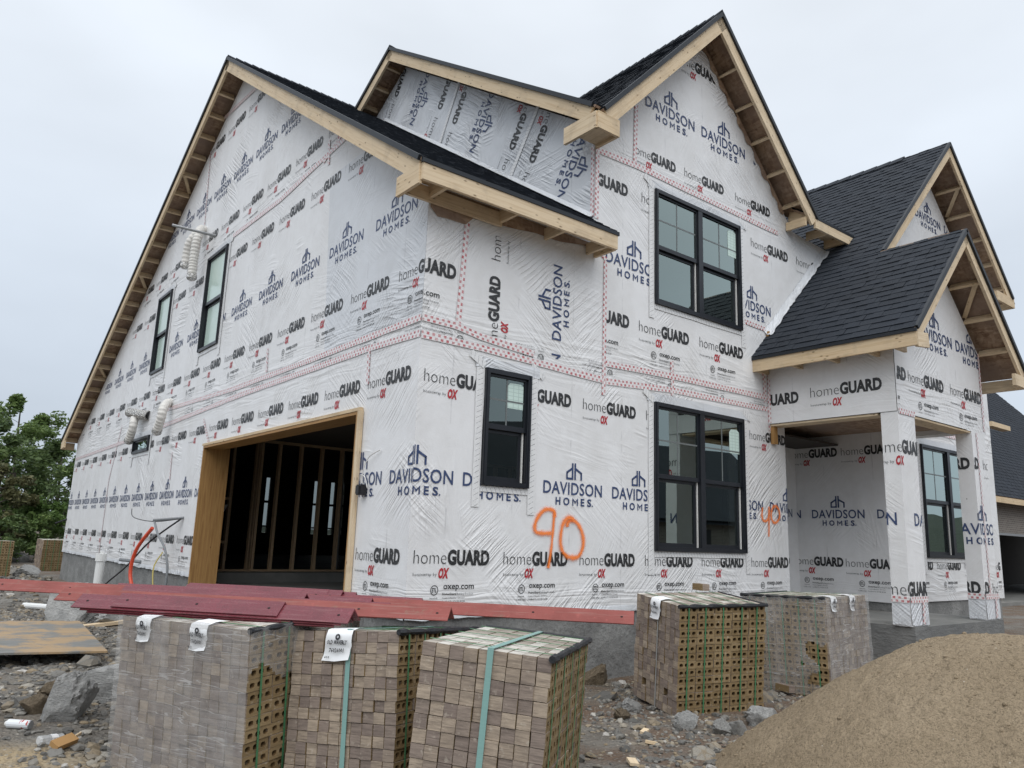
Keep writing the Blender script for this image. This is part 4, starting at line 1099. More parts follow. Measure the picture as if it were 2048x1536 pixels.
# garage roof: ridge along x
xr0, xr1 = -0.37, 2.575
r1 = empty('garage_roof', parent=house)
sf = math.hypot(1, 0.667); sbk = math.hypot(1, 0.492)
tl = (7.27 + 0.43) * sf
slope(r1, (xr0, -0.43, zf(-0.43)), (1, 0, 0), (0, 1, 0.667), [[(0, 0), (xr1 - xr0, 0), (xr1 - xr0, tl), (0, tl)]])
slope(r1, (8.0, 20.6, zb(20.6)), (-1, 0, 0), (0, -1, 0.492), [[(0, 0), (8.37, 0), (8.37, (20.6 - 7.27) * sbk), (0, (20.6 - 7.27) * sbk)]])
rake(r1, (xr0, -0.40, zf(-0.40)), (xr0, 7.27, zf(7.27)), (0.37, 0, 0), w=0.21, braces=(10,))
rake(r1, (xr0, 20.55, zb(20.55)), (xr0, 7.27, zb(7.27)), (0.37, 0, 0), w=0.19, gap=0.575, braces=(7, 14, 20))
board('fascia_board', (xr0 + 0.02, -0.405, zf(-0.43) - 0.135), (2.60, -0.405, zf(-0.43) - 0.135), 0.19, 0.044, (0, 0, 1), r1)
board('drip_edge', (xr0, -0.425, zf(-0.43) - 0.018), (2.62, -0.425, zf(-0.43) - 0.018), 0.05, 0.03, (0, 0, 1), r1, MAT['drip_edge'])
zl = zf(-0.43) - 0.21
board('eave_return', (-0.352, -0.38, zl + 0.055), (-0.352, 0.10, zl + 0.055), 0.225, 0.04, (0, 0, 1), r1)
board('soffit_board', (-0.33, -0.04, zl + 0.03), (1.0, -0.04, zl + 0.03), 0.17, 0.04, (0, 0, 1), r1)
board('soffit_board', (-0.33, -0.2, zl + 0.14), (0.0, -0.2, zl + 0.14), 0.3, 0.03, (0, 1, 0), r1)
for x in (-0.02, 0.98, 1.72, 2.45): board('lookout_block', (x, -0.38, zl + 0.06), (x, -0.012, zl + 0.06), 0.15, 0.042, (0, 0, 1), r1)
board('fascia_board', (2.595, -0.38, zl + 0.075), (2.595, -0.012, zl + 0.075), 0.19, 0.04, (0, 0, 1), r1)
board('eave_return', (xr0 + 0.02, 20.45, zb(20.6) - 0.16), (-0.02, 20.45, zb(20.6) - 0.16), 0.22, 0.05, (0, 0, 1), r1)
board('eave_return', (xr0 + 0.02, 20.55, zb(20.6) - 0.15), (xr0 + 0.02, 20.05, zb(20.6) - 0.12), 0.22, 0.05, (0, 0, 1), r1)

# upper roof: ridge along x, gable end facing left
r2 = empty('upper_roof', parent=house)
xu0 = 2.20
tl = (yr + 0.40) * sf
slope(r2, (xu0, -0.40, zu(-0.40)), (1, 0, 0), (0, 1, 0.667), [[(0, 0), (0.30, 0), (0.30, 1.2), (0, 1.2)], [(0, 1.2), (0.9, 1.2), (0.9, tl), (0, tl)], [(0.9, 1.2), (6.3, 1.2), (6.3, tl), (0.9, tl)], [(5.05, 0), (6.52, 0), (6.52, 1.2), (5.05, 1.2)]])
slope(r2, (9.0, 9.5, zub(9.5)), (-1, 0, 0), (0, -1, 0.55), [[(0, 0), (6.8, 0), (6.8, 4.0 * math.hypot(1, .55)), (0, 4.0 * math.hypot(1, .55))]])
rake(r2, (xu0, -0.36, zu(-0.36)), (xu0, yr, zr), (0.38, 0, 0), w=0.20)
rake(r2, (xu0, 8.2, zub(8.2)), (xu0, yr, zr), (0.38, 0, 0), w=0.19, gap=0.5)
ze = zu(-0.40)
board('eave_return', (xu0 + 0.02, -0.40, ze - 0.20), (xu0 + 0.02, 0.22, ze - 0.20), 0.24, 0.044, (0, 0, 1), r2)
board('eave_return', (xu0 + 0.02, -0.405, ze - 0.20), (2.62, -0.405, ze - 0.20), 0.24, 0.044, (0, 0, 1), r2)
board('eave_return', (2.60, -0.38, ze - 0.20), (2.60, -0.012, ze - 0.20), 0.24, 0.044, (0, 0, 1), r2)
board('soffit_board', (xu0 + 0.25, -0.36, ze - 0.26), (xu0 + 0.25, 0.0, ze - 0.26), 0.30, 0.03, (1, 0, 0), r2)
board('fascia_board', (7.45, -0.405, ze - 0.115), (8.72, -0.405, ze - 0.115), 0.17, 0.044, (0, 0, 1), r2)
board('drip_edge', (7.45, -0.42, ze - 0.012), (8.75, -0.42, ze - 0.012), 0.05, 0.03, (0, 0, 1), r2, MAT['drip_edge'])
for x in (7.22, 7.85, 8.45): board('lookout_block', (x, -0.38, ze - 0.13), (x, -0.012, ze - 0.13), 0.15, 0.044, (0, 0, 1), r2)
board('soffit_board', (8.0, -0.2, ze - 0.05), (8.75, -0.2, ze - 0.05), 0.36, 0.02, (0, 1, 0), r2)

# front gable roof: ridge along y
r3 = empty('front_gable_roof', parent=house)
xg, zg, kg = 4.92, 9.93, 1.04
gx = math.hypot(1, kg)
dl = 2.62
zgl = zg - kg * dl
yb = lambda z: (z - 7.503) / 0.667
slope(r3, (xg - dl, -0.42, zgl), (0, -1, 0), (1, 0, kg), [[(0, 0), (0, dl * gx), (-(yb(zg) + 0.6), dl * gx), (-(yb(zgl) + 0.6), 0)][::-1]]) if False else None
# left slope: s runs towards the front
slope(r3, (xg - dl, 3.9, zgl), (0, -1, 0), (1, 0, kg), [[(3.9 - yb(zgl) - 0.25, 0), (4.32, 0), (4.32, dl * gx), (0.1, dl * gx)]])
slope(r3, (xg + dl, -0.42, zgl), (0, 1, 0), (-1, 0, kg), [[(0, 0), (0.42 + yb(zgl) + 0.25, 0), (4.3, dl * gx), (0, dl * gx)]])
rake(r3, (xg - dl + 0.02, -0.42, zgl + 0.02), (xg, -0.42, zg), (0, 0.42, 0), w=0.20, gap=0.62, first=0.5)
rake(r3, (xg + dl - 0.02, -0.42, zgl + 0.02), (xg, -0.42, zg), (0, 0.42, 0), w=0.20, gap=0.62, first=0.42)
board('lookout_block', (7.32, -0.38, zgl + 0.02), (7.32, -0.012, zgl + 0.12), 0.16, 0.05, (0, 0, 1), r3)
for sx in (-1, 1):
    for k in range(13):
        b = MB()
# ragged osb edge seen above the wrap under the right rake
b = MB(); pr = None
for i in range(40):
    t_ = i / 39
    x = 4.98 + 2.2 * t_; z = 9.66 - kg * 2.2 * t_
    dd = 0.10 + 0.05 * noise.noise((t_ * 9, 1, 2)) + 0.04 * math.sin(t_ * 60)
    cur = ((x, z), (x - dd * 0.7, z - dd * 0.7))
    if pr: b.face([F_front.P(*pr[1], 0.011), F_front.P(*cur[1], 0.011), F_front.P(*cur[0], 0.011), F_front.P(*pr[0], 0.011)], 0, [pr[1], cur[1], cur[0], pr[0]])
    pr = cur
b.build('bare_sheathing', MAT['osb'], w2)

# right roof and porch roof share the slope facing left: z = x - 1.52
r4 = empty('right_roof', parent=house)
q2 = math.sqrt(2)
zs = lambda x: x - 1.52
x0 = 6.10
T4 = (1, 0, 1)
def st4(x, y): return (-y, (x - x0) * q2)
porch_poly = [st4(6.10, 0.02), st4(6.10, -2.52), st4(8.05, -2.52), st4(8.05, 0.02)]
side_poly = [st4(8.05, 1.2), st4(8.05, -1.22), st4(11.2, -1.22), st4(11.2, 6.0), st4(8.6, 6.0), st4(8.3, 1.2)]
slope(r4, (x0, 0, zs(x0)), (0, -1, 0), T4, [porch_poly, [st4(8.05, 0.02), st4(8.05, -1.22), st4(11.2, -1.22), st4(11.2, 4.6), st4(8.05, 4.6)]], single=298)
slope(r4, (13.95, 0, 9.68 - 2.75), (0, 1, 0), (-1, 0, 1), [[(-1.22, 0), (15.0, 0), (15.0, 2.75 * q2), (-1.22, 2.75 * q2)]])
slope(r4, (8.0, 0, 6.48), (0, -1, 0), T4, [[(-15.0, 0), (-4.6, 0), (-4.6, 3.2 * q2), (-15.0, 3.2 * q2)]], shingle=False)
rake(r4, (8.10, -1.22, zs(8.10)), (11.2, -1.22, 9.68), (0, 0.54, 0), w=0.17, gap=0.75, first=1.0)
rake(r4, (13.85, -1.22, 7.03), (11.2, -1.22, 9.68), (0, 0.54, 0), w=0.17, gap=0.62, first=0.35, braces=(4,))
board('eave_return', (13.0, -1.20, 6.93), (13.92, -1.20, 6.93), 0.2, 0.05, (0, 0, 1), r4)
board('eave_return', (13.90, -1.20, 6.93), (13.90, -0.66, 6.93), 0.2, 0.05, (0, 0, 1), r4)
b = MB()                                   # ridge cap, stops short of the gable end
for k in range(17):
    y = -0.35 + 0.29 * k
    h = 0.03 + 0.008
    for sx in (-1, 1):
        P0 = [V((11.2, y, 9.68 + 0.06)), V((11.2, y + 0.31, 9.68 + 0.045)), V((11.2 + sx * 0.14, y + 0.31, 9.68 - 0.14 + 0.045)), V((11.2 + sx * 0.14, y, 9.68 - 0.14 + 0.06))]
        b.face(P0 if sx < 0 else P0[::-1])
        b.face([P0[0], P0[3], P0[3] - V((0, 0, .02)), P0[0] - V((0, 0, .02))])
b.build('ridge_cap', MAT['shingle'], r4, kind='stuff')
r5 = empty('porch_roof', parent=house)
slope(r5, (10.05, 0, 4.55), (0, 1, 0), (-1, 0, 1), [[(-2.52, 0), (-0.70, 0), (-0.70, 2.0 * q2), (-2.52, 2.0 * q2)]])
rake(r5, (6.12, -2.52, zs(6.12)), (8.05, -2.52, 6.53), (0, 0.49, 0), w=0.16, gap=0.62, first=1.7, top=0.028)
rake(r5, (10.0, -2.52, 4.60), (8.05, -2.52, 6.53), (0, 0.49, 0), w=0.16, gap=0.66, first=0.55, top=0.028, braces=(2,))
board('fascia_board', (6.135, 0.0, zs(6.10) - 0.135), (6.135, -2.53, zs(6.10) - 0.135), 0.19, 0.044, (0, 0, 1), r5)
board('drip_edge', (6.105, 0.0, zs(6.10) - 0.022), (6.105, -2.54, zs(6.10) - 0.022), 0.045, 0.03, (0, 0, 1), r5, MAT['drip_edge'])
board('eave_return', (6.16, -2.50, zs(6.10) - 0.14), (6.50, -2.50, zs(6.10) - 0.10), 0.20, 0.044, (0, 0, 1), r5)
board('soffit_board', (6.34, -2.28, zs(6.1) - 0.20), (6.34, -0.02, zs(6.1) - 0.20), 0.34, 0.018, (1, 0, 0), r5, MAT['osb']) if False else None
for y in (-0.02, -0.62, -1.22, -1.82, -2.2): board('lookout_block', (6.16, y, zs(6.1) - 0.155), (6.505, y, zs(6.1) - 0.155), 0.12, 0.042, (0, 0, 1), r5)
board('fascia_board', (10.02, -2.50, 4.42), (10.02, -0.9, 4.42), 0.19, 0.044, (0, 0, 1), r5)
board('eave_return', (9.55, -2.50, 4.42), (10.04, -2.50, 4.42), 0.19, 0.05, (0, 0, 1), r5)
board('ledger_board', (6.56, -0.03, 5.09), (6.56, -0.03, 5.00), 0.1, 0.05, (1, 0, 0), r5, MAT['pine_wet'])

# ------------------------------------------------------------------ ground
def gz(x, y):
    h = 0.035 * noise.noise((x * 0.9, y * 0.9, 1.0)) + 0.05 * noise.noise((x * 0.33, y * 0.33, 7.0)) + 0.018 * noise.noise((x * 3.1, y * 3.1, 3.0))
    if x < -0.3: h += 0.10 * max(0, noise.noise((x * 0.8, y * 0.45, 11.0))) * min(1, (-0.3 - x))
    if -0.3 < x < 14 and -2.3 < y < 21: h = min(h, 0.0)
    far = math.hypot(x + 4, y + 7)
    return h * (1 if far < 60 else 60 / far)
def axis(lo, hi, fine_lo, fine_hi, step):
    a = []; x = fine_lo
    while x < fine_hi: a.append(x); x += step
    g = step
    while x < hi: a.append(x); g *= 1.35; x += g
    a.append(hi)
    x = fine_lo; g = step
    while x > lo: g *= 1.35; x -= g; a.insert(0, max(x, lo))
    return a
ax_, ay_ = axis(-600, 900, -5.5, 8.5, 0.09), axis(-500, 900, -7.0, 12, 0.09)
nx, ny = len(ax_), len(ay_)
verts = [(x, y, gz(x, y)) for y in ay_ for x in ax_]
faces = [(j * nx + i, j * nx + i + 1, (j + 1) * nx + i + 1, (j + 1) * nx + i) for j in range(ny - 1) for i in range(nx - 1)]
me = bpy.data.meshes.new('ground'); me.from_pydata(verts, [], faces); me.materials.append(MAT['ground'])
me.polygons.foreach_set('use_smooth', [True] * len(me.polygons)); me.update()
ground = tag(link('ground', me), kind='structure')

# low wooded hills round the site, added to darken the reflections in the lower panes
b = MB(); pr = None; n = 420
for i in range(n + 1):
    a = 2 * math.pi * i / n
    k = noise.noise((math.cos(a) * 2.2, math.sin(a) * 2.2, 5.0))
    back = max(0.0, math.cos(a - math.atan2(-1, 0.15)))
    H = (9 + 14 * back + 7 * k) * (0.30 if 0.2 < a < 2.3 else 1.0)
    H += 2.2 * noise.noise((math.cos(a) * 40, math.sin(a) * 40, 2.0)) + 1.3 * noise.noise((math.cos(a) * 130, math.sin(a) * 130, 4.0))
    cur = [V((math.cos(a) * r * 1.0, math.sin(a) * r * 1.0, z)) for r, z in ((190, -0.5), (230, H * 0.55), (275, H * 0.9), (320, H), (420, -1))]
    if pr:
        for q in range(4): b.face([pr[q], cur[q], cur[q + 1], pr[q + 1]][::-1] if False else [cur[q], pr[q], pr[q + 1], cur[q + 1]])
    pr = cur
tag(b.build('hills', MAT['hill_green'], weld=True), kind='structure')

# ------------------------------------------------------------------ stones and rubble
def ico():
    bm = bmesh.new(); bmesh.ops.create_icosphere(bm, subdivisions=1, radius=1.0)
    vs = [v.co.copy() for v in bm.verts]; fs = [[v.index for v in f.verts] for f in bm.faces]; bm.free(); return vs, fs
ICO = ico()
def rock_pts(seed, sub=0):
    """angular boulder: a jittered ball cut by a few random planes"""
    r = random.Random(seed)
    bm = bmesh.new(); bmesh.ops.create_icosphere(bm, subdivisions=sub, radius=1.0)
    for v in bm.verts: v.co *= 1 + r.uniform(-.10, .16)
    for _ in range(7):
        nrm = V((r.uniform(-1, 1), r.uniform(-1, 1), r.uniform(-.6, 1))).normalized(); dd = r.uniform(0.55, 0.82)
        for v in bm.verts:
            k = v.co.dot(nrm) - dd
            if k > 0: v.co -= nrm * k
    for v in bm.verts:
        nn = noise.noise(v.co * 2.3 + V((seed, 0, 0))); v.co *= 1 + 0.10 * nn
        if sub > 3: v.co *= 1 + 0.035 * noise.noise(v.co * 7 + V((0, seed, 0)))
    return bm
def rock_mesh(name, seed, sub, mt, smooth=False):
    bm = rock_pts(seed, sub); me = bpy.data.meshes.new(name); bm.to_mesh(me); bm.free()
    me.materials.append(MAT[mt]); uvl = me.uv_layers.new(name='UVMap')
    if smooth: me.polygons.foreach_set('use_smooth', [True] * len(me.polygons))
    return me
def boulder(label, x, y, sx, sy, sz, rot, seed, mt='rock_grey', sink=0.3, tilt=(0, 0), cat='rock', grp='boulders lying in the rubble'):
    me = rock_mesh('boulder', seed, 4, mt, True)
    try: me.set_sharp_from_angle(angle=R_(28))
    except Exception: pass
    o = link('boulder', me, loc=(x, y, gz(x, y) + sz * (1 - sink) * 0.75), rot=(tilt[0], tilt[1], rot))
    o.scale = (sx, sy, sz)
    return tag(o, label, cat, grp)
boulder('large grey pointed boulder beside the spray can, in front of the flat slab', -2.84, 0.66, 0.24, 0.19, 0.235, 0.3, 6, tilt=(0.25, -0.5))
boulder('flat grey rock slab lying against the film wrapped brick pack', -2.38, 1.55, 0.46, 0.34, 0.22, 0.4, 12, tilt=(0.15, 0.12))
boulder('dark rough boulder under the overhanging red lintels', -1.55, 8.2, 0.42, 0.40, 0.44, 0.2, 8)
boulder('squarish tan rock left of the large pointed boulder', -2.98, 1.05, 0.13, 0.12, 0.12, 0.9, 21, 'rock_brown')
boulder('pale tan rock behind the large pointed boulder', -2.72, 1.75, 0.16, 0.12, 0.11, 0.1, 22, 'rock_brown')
boulder('long veined grey rock at the foot of the bare brick pack, by the sand', 2.55, -2.42, 0.26, 0.13, 0.13, 0.35, 31)
boulder('white cracked rock half against the sand heap', 2.02, -2.52, 0.10, 0.09, 0.10, 1.2, 33, 'rock_pale')
boulder('pale split rock beside the white cracked rock', 1.90, -2.44, 0.12, 0.08, 0.08, 0.4, 35, 'rock_pale')
boulder('grey rock under the near corner of the bare brick pack', 1.80, -2.12, 0.15, 0.10, 0.09, 0.2, 37)
boulder('brown earthy rock against the foundation near the lintel end', 2.62, -0.12, 0.22, 0.15, 0.15, 0.1, 39, 'rock_brown')
boulder('grey flat rock left of the bare brick pack', 1.95, -1.30, 0.16, 0.10, 0.07, 0.6, 41)
boulder('tan grey rock on the rubble left of the bare brick pack', 1.55, -1.55, 0.12, 0.08, 0.06, 0.9, 43, 'rock_brown')
boulder('dark rock in front of the far brick pack', -0.62, 21.6, 0.45, 0.25, 0.22, 0.3, 45)
boulder('grey rock slab beyond the white plastic pipe', -0.95, 7.6, 0.42, 0.25, 0.2, 0.6, 47)
for i, (x, y, s) in enumerate(((0.1, 30.6, .42), (0.9, 30.9, .34), (-0.7, 30.0, .36), (1.7, 31.6, .4), (-1.5, 30.8, .3))):
    boulder(('pale boulder at the foot of the far trees, hiding behind its neighbours', 'pale boulder of the tree row, nearest the far brick pack', 'pale boulder of the tree row, left of the middle', 'pale boulder of the tree row, behind the far brick pack', 'pale boulder of the tree row, close to the left edge')[i], x, y, s, s * .8, s * .6, i, 50 + i, 'rock_pale', grp='pale boulders below the trees')

# mid sized stones, each an object of its own on the ground
SM = [rock_mesh('stone', 100 + i, 1, 'stone_mix') for i in range(9)]
def near_free(x, y):
    if -0.25 < x < 14 and y > -0.25: return False
    if x > 6.3 and y > -2.3: return False
    if x < -0.2 and y < -2.2 and x > -2.9: return True
    return True
def place_zone(r):
    z = r.random()
    if z < 0.62: return r.uniform(-4.2, -0.35), r.uniform(-1.2, 12.0)
    return r.uniform(-0.6, 4.6), r.uniform(-4.2, -0.3)
r2_ = random.Random(3)
k = 0
while k < 290:
    x, y = place_zone(r2_)
    if not near_free(x, y) or (-2.0 < x < -1.2 and False): continue
    s = min(0.15, 0.036 * (1 + r2_.paretovariate(1.9) * 0.55))
    s *= 1.15 if y > 4 else 1.0
    o = link('stone', SM[r2_.randrange(9)], ground, (x, y, gz(x, y) + s * 0.18), (r2_.uniform(-.5, .5), r2_.uniform(-.5, .5), r2_.uniform(0, 6.3)))
    o.scale = (s * r2_.uniform(.9, 1.6), s * r2_.uniform(.7, 1.1), s * r2_.uniform(.4, .8))
    k += 1
b = MB()
vs, fs = ICO
for k in range(15000):
    z = r2_.random()
    if z < 0.5:
        x, y = r2_.uniform(-4.6, -0.3), -1.5 + 14 * r2_.random() ** 1.4
    elif z < 0.9: x, y = r2_.uniform(-1.0, 5.5), r2_.uniform(-4.6, -0.25)
    elif z < 0.97: x, y = r2_.uniform(-4, -0.3), r2_.uniform(12, 32)
    else: x, y = r2_.uniform(9.6, 22), r2_.uniform(-4, 3)
    if not near_free(x, y): continue
    if noise.noise((x * 0.7, y * 0.7, 20)) < (-0.25 if x < -0.3 else -0.02) and r2_.random() < 0.85: continue
    s = 0.009 + 0.012 * r2_.paretovariate(2.6) * 0.8
    s = min(s * (1.35 if x < -0.3 else 1.0), 0.06) * (2.0 if y > 12 or x > 9 else 1.0)
    rot = Matrix.Rotation(r2_.uniform(0, 6.3), 3, 'Z') @ Matrix.Rotation(r2_.uniform(-.6, .6), 3, 'X')
    sc = V((s * r2_.uniform(.9, 1.7), s * r2_.uniform(.7, 1.1), s * r2_.uniform(.35, .8)))
    c = V((x, y, gz(x, y) + s * 0.15)); uvr = (r2_.uniform(0, 50), r2_.uniform(0, 50))
    ps = [c + rot @ V((p.x * sc.x, p.y * sc.y, p.z * sc.z)) * r2_.uniform(.72, 1.15) for p in vs]
    i0 = len(b.v); b.v += [tuple(p) for p in ps]
    for f in fs:
        b.f.append(tuple(i0 + q for q in f)); b.m.append(0)
me = bpy.data.meshes.new('rubble'); me.from_pydata(b.v, [], b.f); me.materials.append(MAT['stone_mix'])
uvl = me.uv_layers.new(name='UVMap')
uvd = []
for p in range(len(b.f)):
    q = b.f[p][0] // 12
    uvd += [(q * 7.31) % 50, (q * 3.77) % 50] * 3
uvl.data.foreach_set('uv', uvd); me.update()
tag(link('rubble', me, ground), kind='stuff')

# ------------------------------------------------------------------ sand heap
b = MB()
cx_, cy_, hs, ks, as_ = 2.14, -4.73, 1.075, 1.02, 1.467
def sz(x, y):
    r = math.hypot(x - cx_, y - cy_)
    z = hs - ks * (math.sqrt(r * r + as_ * as_) - as_)
    th = math.atan2(y - cy_, x - cx_)
    z += 0.035 * noise.noise((x * 1.5, y * 1.5, 14)) * min(1, r) + 0.020 * noise.noise((math.cos(th) * 7, math.sin(th) * 7, r * 0.8)) * min(1, r * .8)
    z += 0.018 * noise.noise((x * 2.6, y * 2.6, 4)) + 0.013 * noise.noise((x * 8, y * 8, 9)) + 0.010 * noise.noise((x * 22, y * 22, 2))
    return z if z > 0 else z * 0.3
N_ = 300
vv = []; ff = []
for j in range(N_ + 1):
    for i in range(N_ + 1):
        x, y = cx_ - 2.3 + 4.6 * i / N_, cy_ - 2.3 + 4.6 * j / N_
        z = sz(x, y)
        vv.append((x - cx_, y - cy_, max(z, -0.12)))
for j in range(N_):
    for i in range(N_):
        q = (j * (N_ + 1) + i, j * (N_ + 1) + i + 1, (j + 1) * (N_ + 1) + i + 1, (j + 1) * (N_ + 1) + i)
        if max(vv[k][2] for k in q) > -0.1: ff.append(q)
me = bpy.data.meshes.new('sand_heap'); me.from_pydata(vv, [], ff); me.materials.append(MAT['sand'])
me.polygons.foreach_set('use_smooth', [True] * len(ff)); me.update()
tag(link('sand_heap', me, loc=(cx_, cy_, 0)), 'rounded heap of damp tan sand in front of the porch', 'sand heap')

# ------------------------------------------------------------------ packs of bricks
CH = 0.0745
def brick_mesh(cw, L, ch, hole, top, mirror):
    b = MB()
    g = 0.0022
    X0, X1, Y0, Y1, Z0, Z1 = -cw + g, -g, g, L - g, g * 0.7, ch - g * 0.7
    mp_ = (lambda p: (-p[1], -p[0], p[2])) if mirror else (lambda p: p)
    def fc(pts, m):
        pts = [mp_(p) for p in pts]
        if mirror: pts = pts[::-1]
        b.face(pts, m, [(0, 0)] * len(pts))
    fc([(X0, Y0, Z0), (X1, Y0, Z0), (X1, Y0, Z1), (X0, Y0, Z1)], 0)
    fc([(X1, Y1, Z0), (X0, Y1, Z0), (X0, Y1, Z1), (X1, Y1, Z1)], 0)
    fc([(X0, Y1, Z0), (X0, Y0, Z0), (X0, Y0, Z1), (X0, Y1, Z1)], 1)
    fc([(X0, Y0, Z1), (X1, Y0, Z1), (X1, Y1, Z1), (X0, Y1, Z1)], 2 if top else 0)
    fc([(X0, Y1, Z0), (X1, Y1, Z0), (X1, Y0, Z0), (X0, Y0, Z0)], 0)
    if not hole: fc([(X1, Y0, Z0), (X1, Y1, Z0), (X1, Y1, Z1), (X1, Y0, Z1)], 1)
    else:
        loops = [[V((Y0, Z0, 0)), V((Y1, Z0, 0)), V((Y1, Z1, 0)), V((Y0, Z1, 0))]]
        hs_ = []
        for f in (0.20, 0.5, 0.80):
            c = Y0 + (Y1 - Y0) * f; rx, rz = 0.0215, 0.0172
            h = [V((c + rx * math.copysign(abs(math.cos(a)) ** .7, math.cos(a)), (Z0 + Z1) / 2 + rz * math.copysign(abs(math.sin(a)) ** .7, math.sin(a)), 0)) for a in [2 * math.pi * (k + .5) / 8 for k in range(8)]]
            hs_.append(h); loops.append(h)
        flat = [p for lp in loops for p in lp]
        for tri in tessellate_polygon(loops):
            q = [flat[i] for i in tri]
            cr_ = (q[1].x - q[0].x) * (q[2].y - q[0].y) - (q[1].y - q[0].y) * (q[2].x - q[0].x)
            if cr_ < 0: q = q[::-1]
            fc([(X1, p.x, p.y) for p in q], 1)
        for h in hs_:
            for i in range(8):
                p, q = h[i], h[(i + 1) % 8]
                fc([(X1, p.x, p.y), (X1 - 0.066, p.x, p.y), (X1 - 0.066, q.x, q.y), (X1, q.x, q.y)][::-1], 3)
            fc([(X1 - 0.066, p.x, p.y) for p in h], 3)
    return b.mesh('brick', [MAT['brick_face'], MAT['brick_bed'], MAT['brick_top_sheen'], MAT['brick_hole']])

def pack(label, loc, yaw, pitch, roll, w, d, h, nc, mirror=False, joined=False, voids=(), straps=True, band=None, labels=(), foam=True, grey_strap=None, film=None, seed=1, grp='strapped packs of face brick'):
    """front-right bottom corner at loc; brick ends face local -y, cored beds face local +x (swapped when mirror)"""
    r = random.Random(seed)
    M = Matrix.Rotation(yaw, 4, 'Z') @ Matrix.Rotation(pitch, 4, 'X') @ Matrix.Rotation(roll, 4, 'Y')
    root = tag(empty('brick_pack', loc, M.to_euler()), label, 'brick pack', grp)
    W, D = (d, w) if mirror else (w, d)
    nr = 14; cw, L, ch = W / nc, D / 5, h / nr
    tr_ = (lambda x, y, z: (-y, -x, z)) if mirror else (lambda x, y, z: (x, y, z))
    protos = {(hl, tp): brick_mesh(cw, L, ch, hl, tp, mirror) for hl in (0, 1) for tp in (0, 1)}
    jb = MB()
    for i in range(nc):
        for j in range(nr):
            for k in range(5):
                shell = k == 0 or i == 0 or j == nr - 1 or k == 4 and joined or i == nc - 1
                if not shell or (i, j, k) in voids: continue
                if i == nc - 1 and j != nr - 1 and k > 0: continue            # far side, never seen
                hl, tp = int(i == 0), int(j == nr - 1)
                jx, jy = r.uniform(-.002, .002) + (r.uniform(-.006, .004) if i == 0 else 0), r.uniform(-.007, .006)
                wav = 0.006 * noise.noise((i * 0.5, j * 0.35, seed))
                p = tr_(-i * cw + jx, k * L + jy + wav, j * ch + r.uniform(-.001, .001))
                me = protos[(hl, tp)]
                if joined:
                    i0 = len(jb.v); ru = r.random()
                    jb.v += [(v.co.x + p[0], v.co.y + p[1], v.co.z + p[2]) for v in me.vertices]
                    for f in me.polygons:
                        jb.f.append(tuple(i0 + q for q in f.vertices)); jb.m.append(f.material_index); jb.uv += [(ru, 0)] * len(f.vertices)
                else:
                    o = link('brick', me, root, p, (r.uniform(-.010, .010), r.uniform(-.010, .010), r.uniform(-.022, .022)))
    if joined: jb.build('brick_courses', [MAT[q] for q in ('brick_face', 'brick_bed', 'brick_top_sheen', 'brick_hole')], root, kind='stuff')
    core = MB(); cpts = [tr_(-W + .02, L * .95, 0.01), tr_(-.07, D - .02, h - .09)]
    core.abox(min(cpts[0][0], cpts[1][0]), max(cpts[0][0], cpts[1][0]), min(cpts[0][1], cpts[1][1]), max(cpts[0][1], cpts[1][1]), 0.01, h - ch - .01)
    core.build('inner_bricks', MAT['brick_hole'], root, kind='stuff')
    def bx(name, x0, x1, y0, y1, z0, z1, mt):
        a, c = tr_(x0, y0, z0), tr_(x1, y1, z1)
        b = MB(); b.abox(min(a[0], c[0]), max(a[0], c[0]), min(a[1], c[1]), max(a[1], c[1]), z0, z1); return b.build(name, MAT[mt], root)
    if straps:
        for k in range(5):
            y = (k + 0.5) * L + r.uniform(-.012, .012)
            b = MB(); e = 0.0075
            z_t = h + 0.006
            for q in ((0.004, 0.0065, y - e, y + e, 0.0, z_t), (-W, 0.0065, y - e, y + e, z_t, z_t + 0.0025)):
                a, c = tr_(q[0], q[2], q[4]), tr_(q[1], q[3], q[5])
                b.abox(min(a[0], c[0]), max(a[0], c[0]), min(a[1], c[1]), max(a[1], c[1]), q[4], q[5])
            b.build('strap', MAT['strap_green'], root)
    if band:
        x = -W * band; b = MB(); e = 0.017
        for q in ((x - e, x + e, -0.012, -0.009, 0.0, h + .010), (x - e, x + e, -0.012, D, h + .010, h + .0125)):
            a, c = tr_(q[0], q[2], q[4]), tr_(q[1], q[3], q[5])
            b.abox(min(a[0], c[0]), max(a[0], c[0]), min(a[1], c[1]), max(a[1], c[1]), q[4], q[5])
        b.build('band', MAT['strap_teal'], root)
    if grey_strap:
        x = -W * grey_strap; bx('band', x - .008, x + .008, -.010, -.0075, 0, h + .008, 'strap_grey')
    if foam:
        pts, rad = [], []
        for k in range(36):
            y = -0.015 + (D + .03) * k / 35
            near = min(abs(y - (q + .5) * L) for q in range(5))
            rr = 0.021 + 0.010 * noise.noise((y * 9, seed, 0)) - 0.008 * math.exp(-(near / 0.03) ** 2)
            pts.append(tr_(0.004 + 0.005 * noise.noise((y * 7, 3, seed)), y, h - 0.004)); rad.append(max(.012, rr))
        b = MB(); b.tube(pts, rad, 7); b.build('edge_foam', MAT['foam_black'], root, smooth=True)
        b = MB(); pts = [tr_(-W * 0.5 + 0.5 * W * q, D + .006, h - .002) for q in (-1, 0, 1)]
        b.tube(pts, 0.014, 6); b.build('edge_foam', MAT['foam_black'], root, smooth=True)
